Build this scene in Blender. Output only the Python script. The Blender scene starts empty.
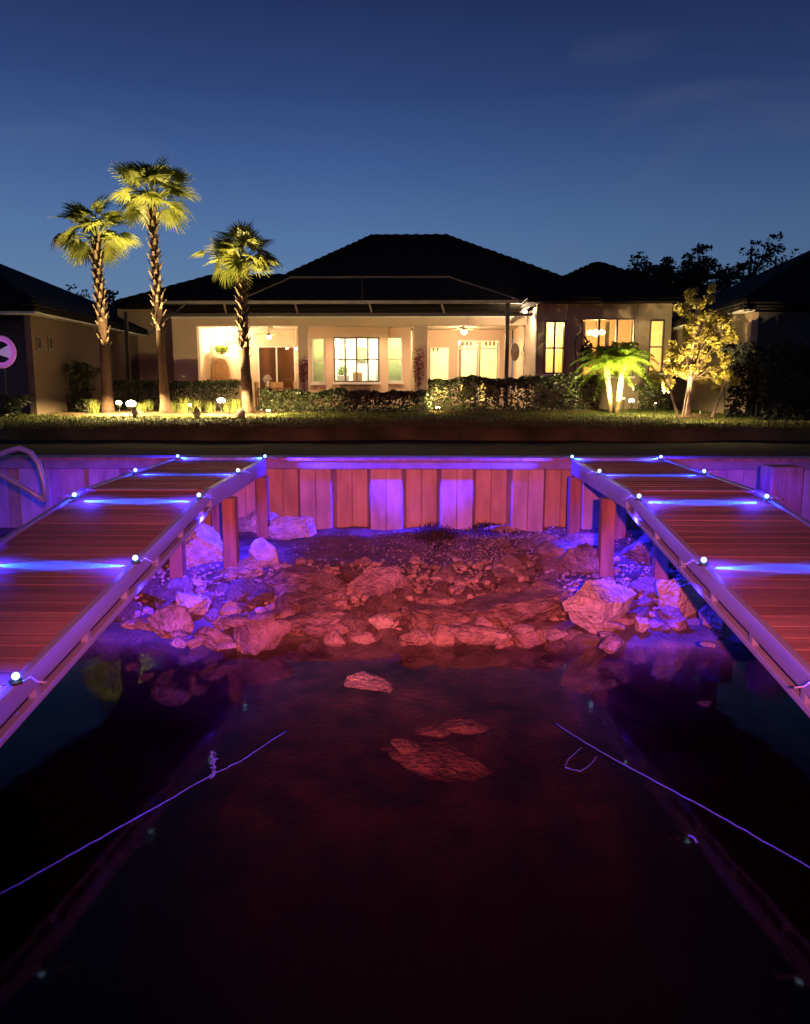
import bpy, math, random
from mathutils import Vector, Matrix, noise
R = math.radians
S = bpy.context.scene
col = S.collection

# ------------------------------------------------------------------ camera
F = 760.0; CX, CY = 405.0, 512.0; CAMZ = 2.15
PITCH = math.atan(119.0 / F); YAW = math.atan(13.0 / F)
cam = bpy.data.cameras.new('camera'); camo = bpy.data.objects.new('camera', cam); col.objects.link(camo)
cam.sensor_fit = 'VERTICAL'; cam.sensor_height = 24; cam.sensor_width = 24
cam.lens = F / 1024 * 24; cam.clip_end = 2000; cam.clip_start = 0.05
camo.location = (0, 0, CAMZ); camo.rotation_euler = (R(90) - PITCH, 0, YAW)
S.camera = camo
CM = camo.rotation_euler.to_matrix()
def ray(px, py): return CM @ Vector(((px - CX) / F, -(py - CY) / F, -1))
def P(px, py, Y):
    r = ray(px, py); return Vector((0, 0, CAMZ)) + r * (Y / r.y)
def PZ(px, py, z):
    r = ray(px, py); return Vector((0, 0, CAMZ)) + r * ((z - CAMZ) / r.z)
def PX(px, py, X):
    r = ray(px, py); return Vector((0, 0, CAMZ)) + r * (X / r.x)

# ------------------------------------------------------------------ sky
w = bpy.data.worlds.new('World'); S.world = w; w.use_nodes = True
nt = w.node_tree; nt.nodes.clear()
out = nt.nodes.new('ShaderNodeOutputWorld'); bg = nt.nodes.new('ShaderNodeBackground')
tc = nt.nodes.new('ShaderNodeTexCoord'); sep = nt.nodes.new('ShaderNodeSeparateXYZ'); ramp = nt.nodes.new('ShaderNodeValToRGB')
def s2l(c): return tuple(((v / 255 / 12.92) if v / 255 <= .04045 else ((v / 255 + .055) / 1.055) ** 2.4) for v in c) + (1,)
nt.links.new(tc.outputs['Generated'], sep.inputs[0]); nt.links.new(sep.outputs['Z'], ramp.inputs[0])
el = ramp.color_ramp.elements
stops = [(0, (92, 116, 142)), (.10, (92, 120, 152)), (.19, (76, 106, 150)), (.27, (58, 84, 134)), (.34, (43, 64, 112)), (.44, (27, 41, 82)), (1, (8, 12, 30))]
el[0].position = 0; el[0].color = s2l(stops[0][1]); el[1].position = 1; el[1].color = s2l(stops[-1][1])
for p, c in stops[1:-1]:
    e = el.new(p); e.color = s2l(c)
# thin dusk cloud wisps, and the sky a little dimmer towards the right (east)
mp = nt.nodes.new('ShaderNodeMapping'); mp.inputs['Scale'].default_value = (1.2, 1.2, 4.5)
nz = nt.nodes.new('ShaderNodeTexNoise'); nz.inputs['Scale'].default_value = 2.2; nz.inputs['Detail'].default_value = 7; nz.inputs['Distortion'].default_value = .6
nt.links.new(tc.outputs['Generated'], mp.inputs[0]); nt.links.new(mp.outputs[0], nz.inputs['Vector'])
mr = nt.nodes.new('ShaderNodeMapRange'); mr.inputs[1].default_value = .54; mr.inputs[2].default_value = .85; mr.inputs[3].default_value = 0; mr.inputs[4].default_value = .34
nt.links.new(nz.outputs[0], mr.inputs[0])
mx = nt.nodes.new('ShaderNodeMixRGB'); mx.inputs[2].default_value = s2l((98, 104, 128))
nt.links.new(mr.outputs[0], mx.inputs[0]); nt.links.new(ramp.outputs[0], mx.inputs[1])
mr2 = nt.nodes.new('ShaderNodeMapRange'); mr2.inputs[1].default_value = -.1; mr2.inputs[2].default_value = .6; mr2.inputs[3].default_value = 1.17; mr2.inputs[4].default_value = .70
nt.links.new(sep.outputs['X'], mr2.inputs[0])
nt.links.new(mx.outputs[0], bg.inputs[0]); nt.links.new(mr2.outputs[0], bg.inputs[1]); nt.links.new(bg.outputs[0], out.inputs[0])
# the sun has set: no sun lamp
S.view_settings.view_transform = 'Standard'; S.view_settings.look = 'None'; S.view_settings.gamma = 1
S.view_settings.exposure = 0.0
S.render.engine = 'CYCLES'
S.cycles.use_denoising = True; S.cycles.max_bounces = 6; S.cycles.diffuse_bounces = 3; S.cycles.glossy_bounces = 3
S.cycles.transparent_max_bounces = 12; S.cycles.sample_clamp_indirect = 4; S.cycles.caustics_reflective = False; S.cycles.caustics_refractive = False
S.cycles.use_light_tree = True

# ------------------------------------------------------------------ tuning of lamps (W)
RED = 3500; BLUE_PT = 6; BLUE_BEAM = 400.0; BLUE_WALL = 3200; BLUE_SIDE = 650; BLUE_DOWN = 230; PALM_UP = 2700; WARM = 3.3

# ------------------------------------------------------------------ materials
MATS = {}
def mat(name, c, rough=.7, var=.25, scale=6, bump=.0, metal=0, bscale=None, c2=None, spec=.5, stretch=(1, 1, 1), trans=0, bdist=.02):
    if name in MATS: return MATS[name]
    m = bpy.data.materials.new(name); m.use_nodes = True; n = m.node_tree; b = n.nodes['Principled BSDF']
    b.inputs['Roughness'].default_value = rough; b.inputs['Metallic'].default_value = metal
    b.inputs['Specular IOR Level'].default_value = spec
    t = n.nodes.new('ShaderNodeTexCoord'); mp = n.nodes.new('ShaderNodeMapping'); mp.inputs['Scale'].default_value = stretch
    nz = n.nodes.new('ShaderNodeTexNoise'); nz.inputs['Scale'].default_value = scale; nz.inputs['Detail'].default_value = 6
    n.links.new(t.outputs['Object'], mp.inputs[0]); n.links.new(mp.outputs[0], nz.inputs['Vector'])
    r = n.nodes.new('ShaderNodeValToRGB'); r.color_ramp.elements[0].position = .3; r.color_ramp.elements[1].position = .7
    lo = tuple(v * (1 - var) for v in c); hi = c2 if c2 else tuple(min(1, v * (1 + var)) for v in c)
    r.color_ramp.elements[0].color = (*lo, 1); r.color_ramp.elements[1].color = (*hi, 1)
    n.links.new(nz.outputs[0], r.inputs[0]); n.links.new(r.outputs[0], b.inputs['Base Color'])
    if bump:
        nb = n.nodes.new('ShaderNodeTexNoise'); nb.inputs['Scale'].default_value = bscale or scale * 4; nb.inputs['Detail'].default_value = 8
        n.links.new(mp.outputs[0], nb.inputs['Vector'])
        bp = n.nodes.new('ShaderNodeBump'); bp.inputs['Strength'].default_value = bump; bp.inputs['Distance'].default_value = bdist
        n.links.new(nb.outputs[0], bp.inputs['Height']); n.links.new(bp.outputs[0], b.inputs['Normal'])
    if trans:
        d = n.nodes.new('ShaderNodeBsdfTranslucent'); ms = n.nodes.new('ShaderNodeMixShader'); ms.inputs[0].default_value = trans
        n.links.new(r.outputs[0], d.inputs[0]); n.links.new(b.outputs[0], ms.inputs[1]); n.links.new(d.outputs[0], ms.inputs[2])
        n.links.new(ms.outputs[0], n.nodes['Material Output'].inputs[0])
    MATS[name] = m; return m
def emit(name, c, strength):
    if name in MATS: return MATS[name]
    m = bpy.data.materials.new(name); m.use_nodes = True; b = m.node_tree.nodes['Principled BSDF']
    b.inputs['Base Color'].default_value = (*c, 1); b.inputs['Emission Color'].default_value = (*c, 1); b.inputs['Emission Strength'].default_value = strength
    MATS[name] = m; return m
def glass(name, tint, refl=.08):
    m = bpy.data.materials.new(name); m.use_nodes = True; n = m.node_tree; n.nodes.clear()
    o = n.nodes.new('ShaderNodeOutputMaterial'); t = n.nodes.new('ShaderNodeBsdfTransparent'); g = n.nodes.new('ShaderNodeBsdfGlossy'); ms = n.nodes.new('ShaderNodeMixShader')
    t.inputs[0].default_value = (*tint, 1); g.inputs['Roughness'].default_value = .03; ms.inputs[0].default_value = refl
    n.links.new(t.outputs[0], ms.inputs[1]); n.links.new(g.outputs[0], ms.inputs[2]); n.links.new(ms.outputs[0], o.inputs[0]); MATS[name] = m; return m

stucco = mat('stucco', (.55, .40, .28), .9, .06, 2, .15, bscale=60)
stucco_dim = mat('stucco_dimmed', (.28, .20, .14), .9, .08, 2, .15, bscale=60)  # darker copy of stucco, weak light put into its colour
trimw = mat('white_trim', (.62, .58, .52), .6, .05, 3)
roofm = mat('roof_tile', (.012, .009, .009), .9, .3, 3, spec=.15)
bronze = mat('bronze_aluminium', (.035, .028, .025), .5, .1, 5)
beamw = mat('pale_beam', (.17, .15, .135), .5, .25, 2)
winw = mat('window_frame_white', (.7, .66, .55), .5, .03, 4)
winb = mat('window_frame_bronze', (.07, .055, .045), .5, .1, 4)
roomc = mat('room_cream', (.80, .68, .42), .9, .04, 2)
roomw = mat('room_white', (.80, .78, .70), .9, .04, 2)
ceilm = mat('lanai_ceiling', (.55, .44, .34), .9, .05, 2)
tilefl = mat('patio_tile', (.35, .27, .2), .6, .15, 3)
darkwood = mat('dark_wood', (.10, .055, .03), .5, .3, 8)
medwood = mat('tan_wood', (.38, .23, .11), .5, .25, 6)
alu = mat('aluminium_frame', (.30, .34, .62), .42, .14, 9, .08, metal=.25, stretch=(1, .15, 1))  # bluish tint of the metal stands in for the dock lights' blue
deckm = mat('composite_deck', (.30, .19, .19), .55, .25, 3, .35, bscale=90, stretch=(.35, 6, 1))
deckold = mat('weathered_deck', (.22, .14, .14), .7, .35, 3, .4, bscale=70, stretch=(.35, 6, 1))
postm = mat('timber_post', (.30, .17, .11), .8, .35, 5, .5, stretch=(3, 3, .4), bscale=22)
vinyl = mat('vinyl_sheet_pile', (.46, .34, .30), .5, .3, 3, .12, stretch=(2.2, 2.2, .7), bscale=25, c2=(.56, .43, .38))
conc = mat('concrete_cap', (.26, .22, .22), .8, .25, 5, .4, bscale=40)
rockm = mat('limestone', (.46, .34, .30), .9, .5, 7, 1.0, bscale=22, bdist=.06, c2=(.68, .54, .48))
rockd = mat('wet_brown_rock', (.24, .16, .13), .75, .5, 6, 1.0, bscale=20, bdist=.06, c2=(.42, .31, .26))
rockw = mat('pale_coral_rock', (.58, .50, .45), .9, .35, 9, 1.0, bscale=26, bdist=.06, c2=(.72, .66, .6))
mudm = mat('wet_mud', (.13, .11, .10), .55, .45, 4, .9, bscale=26, c2=(.24, .19, .175))
rope = mat('blue_lit_rope_tint', (.05, .10, .8), .7, .1, 30)  # blue dock light put into the colour of a pale rope
grassm = mat('lawn_grass', (.075, .10, .025), .95, .45, 1.6, .8, bscale=70, c2=(.13, .13, .04), spec=.1)
mulch = mat('brown_mulch', (.10, .06, .035), .95, .5, 12, 1, bscale=50, spec=.1)
bankm = mat('dark_bank_soil', (.04, .022, .016), .95, .4, 3, .8, bscale=30, spec=.1)
leafp = mat('palm_leaf', (.24, .29, .05), .5, .35, 3, trans=.55, c2=(.40, .40, .10))
leafd = mat('dead_palm_leaf', (.22, .15, .06), .7, .3, 4, trans=.2)
leafh = mat('hedge_leaf', (.035, .05, .02), .45, .5, 5, trans=.15, c2=(.10, .11, .05))
leafy = mat('yellow_green_leaf', (.36, .31, .05), .55, .35, 4, trans=.25, c2=(.52, .44, .10))
leafg = mat('feather_palm_leaf', (.18, .26, .03), .45, .3, 5, trans=.5)
leafk = mat('unlit_black_leaf', (.012, .017, .01), .8, .3, 2)  # near-black leaf colour carries the dark of unlit foliage
grassb = mat('ornamental_grass_blade', (.20, .22, .06), .6, .3, 6, trans=.2)
trunkm = mat('palm_trunk_bark', (.065, .032, .02), .9, .45, 9, 1, stretch=(1, 1, 3), bscale=24)
bootm = mat('palm_boot', (.13, .085, .055), .85, .35, 12, .6)
barkp = mat('pale_bark', (.42, .31, .24), .85, .25, 10, .5)
barkd = mat('dark_bark', (.03, .024, .02), .9, .3, 6)
redleaf = mat('red_leaf', (.20, .04, .03), .6, .4, 6, trans=.2)
blackm = mat('black_metal', (.02, .02, .02), .5, .1, 5)
screenm = None

def board_tone(m, amt=.45):
    n = m.node_tree; g = n.nodes.new('ShaderNodeNewGeometry'); mr = n.nodes.new('ShaderNodeMapRange'); mr.inputs[3].default_value = 1 - amt; mr.inputs[4].default_value = 1 + amt * .6
    mm = n.nodes.new('ShaderNodeVectorMath'); mm.operation = 'SCALE'; b = n.nodes['Principled BSDF']; src = b.inputs['Base Color'].links[0].from_socket
    n.links.new(g.outputs['Random Per Island'], mr.inputs[0]); n.links.new(mr.outputs[0], mm.inputs['Scale']); n.links.new(src, mm.inputs[0]); n.links.new(mm.outputs[0], b.inputs['Base Color'])
nr_ = roofm.node_tree; wv = nr_.nodes.new('ShaderNodeTexWave'); wv.bands_direction = 'Z'; wv.inputs['Scale'].default_value = 3.2; wv.inputs['Distortion'].default_value = .6
tcr = nr_.nodes.new('ShaderNodeTexCoord'); bpr = nr_.nodes.new('ShaderNodeBump'); bpr.inputs['Distance'].default_value = .08; nr_.links.new(tcr.outputs['Object'], wv.inputs['Vector']); nr_.links.new(wv.outputs[0], bpr.inputs['Height']); nr_.links.new(bpr.outputs[0], nr_.nodes['Principled BSDF'].inputs['Normal'])
board_tone(deckm, .35); board_tone(deckold, .4); board_tone(rockm, .35); board_tone(leafh, .6); board_tone(leafy, .3)
# ------------------------------------------------------------------ mesh helpers
class MB:
    def __init__(s): s.v = []; s.f = []
    def quad(s, a, b, c, d):
        i = len(s.v); s.v += [tuple(a), tuple(b), tuple(c), tuple(d)]; s.f.append((i, i + 1, i + 2, i + 3))
    def tri(s, a, b, c):
        i = len(s.v); s.v += [tuple(a), tuple(b), tuple(c)]; s.f.append((i, i + 1, i + 2))
    def box(s, x0, x1, y0, y1, z0, z1):
        i = len(s.v)
        s.v += [(x, y, z) for z in (z0, z1) for y in (y0, y1) for x in (x0, x1)]
        s.f += [(i, i + 2, i + 3, i + 1), (i + 4, i + 5, i + 7, i + 6), (i, i + 1, i + 5, i + 4), (i + 2, i + 6, i + 7, i + 3), (i, i + 4, i + 6, i + 2), (i + 1, i + 3, i + 7, i + 5)]
        return s
    def hexa(s, p):   # 8 points: bottom 4 ccw, top 4 ccw
        i = len(s.v); s.v += [tuple(q) for q in p]
        s.f += [(i, i + 3, i + 2, i + 1), (i + 4, i + 5, i + 6, i + 7)] + [(i + k, i + (k + 1) % 4, i + 4 + (k + 1) % 4, i + 4 + k) for k in range(4)]
        return s
    def bar(s, a, b, w_, h_):
        a = Vector(a); b = Vector(b); d = (b - a).normalized()
        up = Vector((0, 0, 1)) if abs(d.z) < .95 else Vector((0, 1, 0))
        sx = d.cross(up).normalized() * w_ / 2; sy = sx.cross(d).normalized() * h_ / 2
        s.hexa([a - sx - sy, a + sx - sy, a + sx + sy, a - sx + sy, b - sx - sy, b + sx - sy, b + sx + sy, b - sx + sy]); return s
    def tube(s, pts, rad, n=8, cap=True):
        pts = [Vector(p) for p in pts]; rr = rad if isinstance(rad, (list, tuple)) else [rad] * len(pts)
        base = len(s.v); prev = None
        for k, p in enumerate(pts):
            d = (pts[min(k + 1, len(pts) - 1)] - pts[max(k - 1, 0)]).normalized()
            if prev is None:
                u = d.cross(Vector((0, 0, 1)) if abs(d.z) < .9 else Vector((1, 0, 0))).normalized()
            else:
                u = (prev - d * prev.dot(d)).normalized()
            prev = u; v_ = d.cross(u)
            for j in range(n):
                a = 2 * math.pi * j / n; s.v.append(tuple(p + (u * math.cos(a) + v_ * math.sin(a)) * rr[k]))
        for k in range(len(pts) - 1):
            for j in range(n):
                a = base + k * n + j; b = base + k * n + (j + 1) % n
                s.f.append((a, b, b + n, a + n))
        if cap:
            s.f.append(tuple(base + j for j in range(n))[::-1]); s.f.append(tuple(base + (len(pts) - 1) * n + j for j in range(n)))
        return s
    def sphere(s, c, r, n=10, m=7, sc=(1, 1, 1)):
        i = len(s.v)
        for a in range(m + 1):
            t = math.pi * a / m
            for b in range(n):
                p = 2 * math.pi * b / n
                s.v.append((c[0] + r * sc[0] * math.sin(t) * math.cos(p), c[1] + r * sc[1] * math.sin(t) * math.sin(p), c[2] + r * sc[2] * math.cos(t)))
        for a in range(m):
            for b in range(n):
                s.f.append((i + a * n + b, i + (a + 1) * n + b, i + (a + 1) * n + (b + 1) % n, i + a * n + (b + 1) % n))
        return s
    def build(s, name, m, parent=None, smooth=False):
        me = bpy.data.meshes.new(name); me.from_pydata(s.v, [], s.f); me.update()
        if smooth: me.shade_smooth()
        me.materials.append(m); o = bpy.data.objects.new(name, me); col.objects.link(o)
        if parent: o.parent = parent; o.matrix_parent_inverse = Matrix.Translation(parent.location).inverted() if parent.type == 'EMPTY' and parent.rotation_euler.z == 0 else Matrix()
        return o
def bevel(o, w_=.01, seg=2):
    m = o.modifiers.new('bevel', 'BEVEL'); m.width = w_; m.segments = seg; m.limit_method = 'ANGLE'; return o
def tag(o, label=None, cat=None, group=None, kind=None):
    if label: o['label'] = label
    if cat: o['category'] = cat
    if group: o['group'] = group
    if kind: o['kind'] = kind
    return o
def thing(name, loc, label, cat, group=None):
    o = bpy.data.objects.new(name, None); o.empty_display_size = .1; col.objects.link(o); o.location = loc
    return tag(o, label, cat, group)
# parts are written in WORLD coordinates (build() undoes the parent's location); copies follow the root
def copy_tree(o, parent=None, loc=None):
    c = o.copy(); col.objects.link(c)
    if parent: c.parent = parent
    if loc is not None: c.location = loc
    for ch in list(o.children):
        copy_tree(ch, c)
    return c
def lamp(name, kind, loc, energy, color, parent=None, target=None, size=.05, cone=60, blend=.5):
    l = bpy.data.lights.new(name, kind); l.energy = energy; l.color = color
    if kind == 'AREA': l.size = size
    else: l.shadow_soft_size = size
    if kind == 'SPOT': l.spot_size = R(cone); l.spot_blend = blend
    o = bpy.data.objects.new(name, l); col.objects.link(o)
    loc = Vector(loc)
    if parent is not None: o.parent = parent; o.location = loc - parent.location
    else: o.location = loc
    if target is not None: o.rotation_euler = (Vector(target) - loc).to_track_quat('-Z', 'Y').to_euler()
    return o
def fbm(x, y, z=0, s=1.0, o=4): return noise.fractal(Vector((x * s, y * s, z * s)), 1.0, 2.0, o)

# ------------------------------------------------------------------ setting: ground, shore, water
YW = 9.75           # face of the seawall
CAPZ = 1.33
def lawn_z(x, y):
    t = min(1, max(0, (y - 14.8) / 11)); return 1.45 + .17 * t + .03 * fbm(x, y, 0, .35)
def grid(name, m, xs, ys, zf, kind='structure'):
    mb = MB()
    for y in ys:
        for x in xs: mb.v.append((x, y, zf(x, y)))
    n = len(xs)
    for j in range(len(ys) - 1):
        for i in range(n - 1):
            a = j * n + i; mb.f.append((a, a + 1, a + n + 1, a + n))
    o = mb.build(name, m, smooth=True); o['kind'] = kind; return o
def lin(a, b, n): return [a + (b - a) * i / (n - 1) for i in range(n)]
lawn_edge = lambda x: 14.8 + .12 * fbm(x, 0, 3, .5) + .05 * fbm(x, 0, 9, 2.2)
xs = [-400, -150, -60] + lin(-30, 30, 121) + [60, 150, 400]
ys = [0, .02] + lin(.3, 16, 50) + [30, 60, 120, 400, 900]
grid('lawn', grassm, xs, ys, lambda x, y: 0)
lo = bpy.data.objects['lawn']
for v in lo.data.vertices:
    t = v.co.y; y = lawn_edge(v.co.x) + t; z = lawn_z(v.co.x, y)
    if t == 0: z -= .45
    v.co.y = y; v.co.z = z
grid('bank', bankm, [-400, -100] + lin(-30, 30, 100) + [100, 400], lin(YW + .25, 15.1, 12), lambda x, y: 1.27 - .03 * (y - 10) / 5 + .03 * fbm(x, y, 1, .9))

def bed_z(x, y):
    pr = [(-200, -3), (0, -2.2), (2.0, -1.4), (3.2, -.75), (4.2, -.33), (5.2, -.14), (6.25, -.03), (6.6, .07), (7.2, .19), (7.9, .28), (8.6, .34), (9.8, .40), (12, .45)]
    yy = y - .16 * fbm(x, 1.3, 5, .8)
    yy += -.25 * max(0, abs(x) - 2.6) * .5
    for (a, za), (b, zb) in zip(pr, pr[1:]):
        if yy <= b: z = za + (zb - za) * (yy - a) / (b - a); break
    else: z = pr[-1][1]
    am = 1 if y > 3 else .3
    if y < 6.3: z -= .45 * max(0, abs(x) - 1.15) * min(1, (6.3 - y) / .8)  # sides deepened so the water there goes dark like the gangways' shade
    return z + am * (.045 * fbm(x, y, 2, 1.6) + .02 * fbm(x, y, 7, 6))
bx = [-60, -25, -12, -8] + lin(-5, 5, 190) + [8, 12, 25, 60]
by = [-200, -60, -20, -8, -2] + lin(0, 4, 18) + lin(4.08, 9.85, 118)
grid('shore_bed', mudm, bx, by, bed_z)

wm = bpy.data.materials.new('water'); wm.use_nodes = True; n = wm.node_tree; n.nodes.clear()
o_ = n.nodes.new('ShaderNodeOutputMaterial'); tr = n.nodes.new('ShaderNodeBsdfTransparent'); gl = n.nodes.new('ShaderNodeBsdfGlossy'); di = n.nodes.new('ShaderNodeBsdfDiffuse')
tr.inputs[0].default_value = (1, 1, 1, 1); gl.inputs['Roughness'].default_value = .06; di.inputs[0].default_value = (.17, .10, .09, 1)
m1 = n.nodes.new('ShaderNodeMixShader'); m1.inputs[0].default_value = .007
m2 = n.nodes.new('ShaderNodeMixShader'); fr = n.nodes.new('ShaderNodeFresnel'); fr.inputs[0].default_value = 1.33
nz = n.nodes.new('ShaderNodeTexNoise'); nz.inputs['Scale'].default_value = 1.6; nz.inputs['Detail'].default_value = 3
t_ = n.nodes.new('ShaderNodeTexCoord'); bp = n.nodes.new('ShaderNodeBump'); bp.inputs['Strength'].default_value = .10; bp.inputs['Distance'].default_value = .05
n.links.new(t_.outputs['Object'], nz.inputs['Vector']); n.links.new(nz.outputs[0], bp.inputs['Height'])
n.links.new(bp.outputs[0], gl.inputs['Normal']); n.links.new(bp.outputs[0], fr.inputs['Normal'])
n.links.new(tr.outputs[0], m1.inputs[1]); n.links.new(di.outputs[0], m1.inputs[2])
n.links.new(m1.outputs[0], m2.inputs[1]); n.links.new(gl.outputs[0], m2.inputs[2]); n.links.new(fr.outputs[0], m2.inputs[0]); n.links.new(m2.outputs[0], o_.inputs[0])
ge = n.nodes.new('ShaderNodeNewGeometry'); io = n.nodes.new('ShaderNodeMapRange'); io.inputs[3].default_value = 1.33; io.inputs[4].default_value = 1 / 1.33
n.links.new(ge.outputs['Backfacing'], io.inputs[0]); n.links.new(io.outputs[0], fr.inputs[0])
va = n.nodes.new('ShaderNodeVolumeAbsorption'); va.inputs['Color'].default_value = (.50, .36, .38, 1); va.inputs['Density'].default_value = 4.8; n.links.new(va.outputs[0], o_.inputs['Volume'])
mb = MB(); mb.box(-59, 59, -190, YW + .09, -5, 0); wo = mb.build('water', wm); wo['kind'] = 'structure'

# ------------------------------------------------------------------ seawall
sw = thing('seawall', (0, YW, 0), 'corrugated vinyl seawall with concrete cap behind the rocky shore', 'seawall')
pitch = .458; dep = .20; mbp = MB()
x = -30 * pitch * 1.0; k = 0
x0 = P(298, 500, YW).x - 34 * pitch
pts = []
for k in range(72):
    a = x0 + k * pitch; yy = YW if k % 2 == 0 else YW + dep
    pts += [(a + .03, yy), (a + pitch / 2 - .008, yy), (a + pitch / 2, yy + .012), (a + pitch / 2 + .008, yy), (a + pitch - .03, yy)]
for (xa, ya), (xb, yb) in zip(pts, pts[1:]):
    mbp.quad((xa, ya, -.6), (xb, yb, -.6), (xb, yb, 1.2), (xa, ya, 1.2))
mbp.build('sheet_piling', vinyl, sw)
mb = MB(); mb.box(-30, 30, YW - .10, YW + .35, 1.33 - .14, 1.33); bevel(mb.build('cap', conc, sw), .012)
mb = MB(); mb.box(-30, 30, YW - .13, YW - .103, 1.30, 1.336); mb.build('cap_edge', postm, sw)

# ------------------------------------------------------------------ docks
XI, XO = 1.965, 3.12
HINGE = 7.02
DZH = 1.250
def deck_z(y):
    if y >= HINGE: return DZH + (y - HINGE) * .022
    return DZH - (HINGE - y) * (.505 / 3.49)
rows = [9.62, 8.15, 6.66, 5.09, 3.48, 1.95]
for s, side in ((-1, 'left'), (1, 'right')):
    # fixed dock
    t = thing('fixed_dock', (s * 2.5, 8.3, CAPZ), f'short level timber dock on posts against the seawall, {side} side of the slip', 'dock', 'docks along both sides of the slip')
    m_ = MB(); y = HINGE + .02; rnd = random.Random(3 + s)
    while y < YW - .14:
        y1 = min(y + .14, YW - .135); dz = rnd.uniform(-.0015, .0015)
        m_.box(s * 2.525 - .56, s * 2.525 + .56, y, y1 - .007, deck_z(y) - .03 + dz, deck_z(y) + .004 + dz); y = y1
    m_.build('deck_boards', deckold, t)
    for xx in (XI, XO):
        b = MB(); xa, xb = s * xx - .03, s * xx + .03; za, zb_ = deck_z(HINGE), deck_z(YW); b.hexa([(xa, HINGE, za - .17), (xb, HINGE, za - .17), (xb, YW - .14, zb_ - .17), (xa, YW - .14, zb_ - .17), (xa, HINGE, za + .015), (xb, HINGE, za + .015), (xb, YW - .14, zb_ + .015), (xa, YW - .14, zb_ + .015)]); bevel(b.build('fascia', alu, t), .006)
    for j, yy in enumerate((7.70, 9.35)):
        for xx in (XI - .03, 2.5, XO - .05):
            zb = bed_z(s * xx, yy) - .3
            b = MB(); b.box(s * xx - .07, s * xx + .07, yy - .07, yy + .07, zb, deck_z(yy) - .172); bevel(b.build('post', postm, t), .01)
    b = MB(); b.box(min(s * XI, s * XO) + .04, max(s * XI, s * XO) - .04, 7.02, 7.10 - .075, DZH - .24, DZH - .035); b.build('cross_beam', postm, t)
    # ramp
    t = thing('gangway', (s * 2.5, 4, 1), f'sloping aluminium framed gangway with brown deck boards, {side} side of the slip', 'gangway', 'gangways sloping down towards the boat')
    m_ = MB(); y = HINGE - .03
    while y > -1.2:
        y1 = y - .14; z0, z1 = deck_z(y), deck_z(y1 + .007); xa, xb = s * 2.5425 - .553, s * 2.5425 + .553
        dz = rnd.uniform(-.0015, .0015)
        p = [(xa, y1 + .007, z1 - .03 + dz), (xb, y1 + .007, z1 - .03 + dz), (xb, y, z0 - .03 + dz), (xa, y, z0 - .03 + dz), (xa, y1 + .007, z1 + .0 + dz), (xb, y1 + .007, z1 + .0 + dz), (xb, y, z0 + dz), (xa, y, z0 + dz)]
        m_.hexa(p); y = y1
    m_.build('deck_boards', deckm, t)
    for xx in (XI, XO):
        iw = 1 if xx == XI else -1
        xa, xb = sorted((s * (xx - iw * .03), s * (xx + iw * .022)))
        ya, yb = -1.2, HINGE - .005
        def slab(xa, xb, ta, tb):  # offsets below the deck line
            return [(xa, ya, deck_z(ya) + ta), (xb, ya, deck_z(ya) + ta), (xb, yb, deck_z(yb) + ta), (xa, yb, deck_z(yb) + ta),
                    (xa, ya, deck_z(ya) + tb), (xb, ya, deck_z(ya) + tb), (xb, yb, deck_z(yb) + tb), (xa, yb, deck_z(yb) + tb)]
        b = MB(); b.hexa(slab(xa, xb, -.095, .022)); bevel(b.build('edge_beam', alu, t), .008)
        xr0, xr1 = sorted((s * (xx - iw * .03), s * (xx + iw * .02)))
        b = MB(); b.hexa(slab(xr0, xr1, -.19, -.15)); bevel(b.build('lower_rail', alu, t), .006)
        yy = HINGE - .25
        while yy > -1:
            b = MB(); b.box(xr0 + .004, xr1 - .004, yy - .022, yy + .022, deck_z(yy) - .152, deck_z(yy) - .092); b.build('bracket', alu, t); yy -= .62
        # black strip closing the slot from behind
        xw0, xw1 = sorted((s * (xx + iw * .03), s * (xx + iw * .05)))
        b = MB(); b.hexa(slab(xw0, xw1, -.16, -.098)); b.build('slot_backing', blackm, t)
    b = MB(); b.box(min(s * XI, s * XO) + .1, max(s * XI, s * XO) - .1, HINGE - .03, HINGE + .012, DZH + .008, DZH + .014); b.build('hinge_plate', alu, t)

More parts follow.
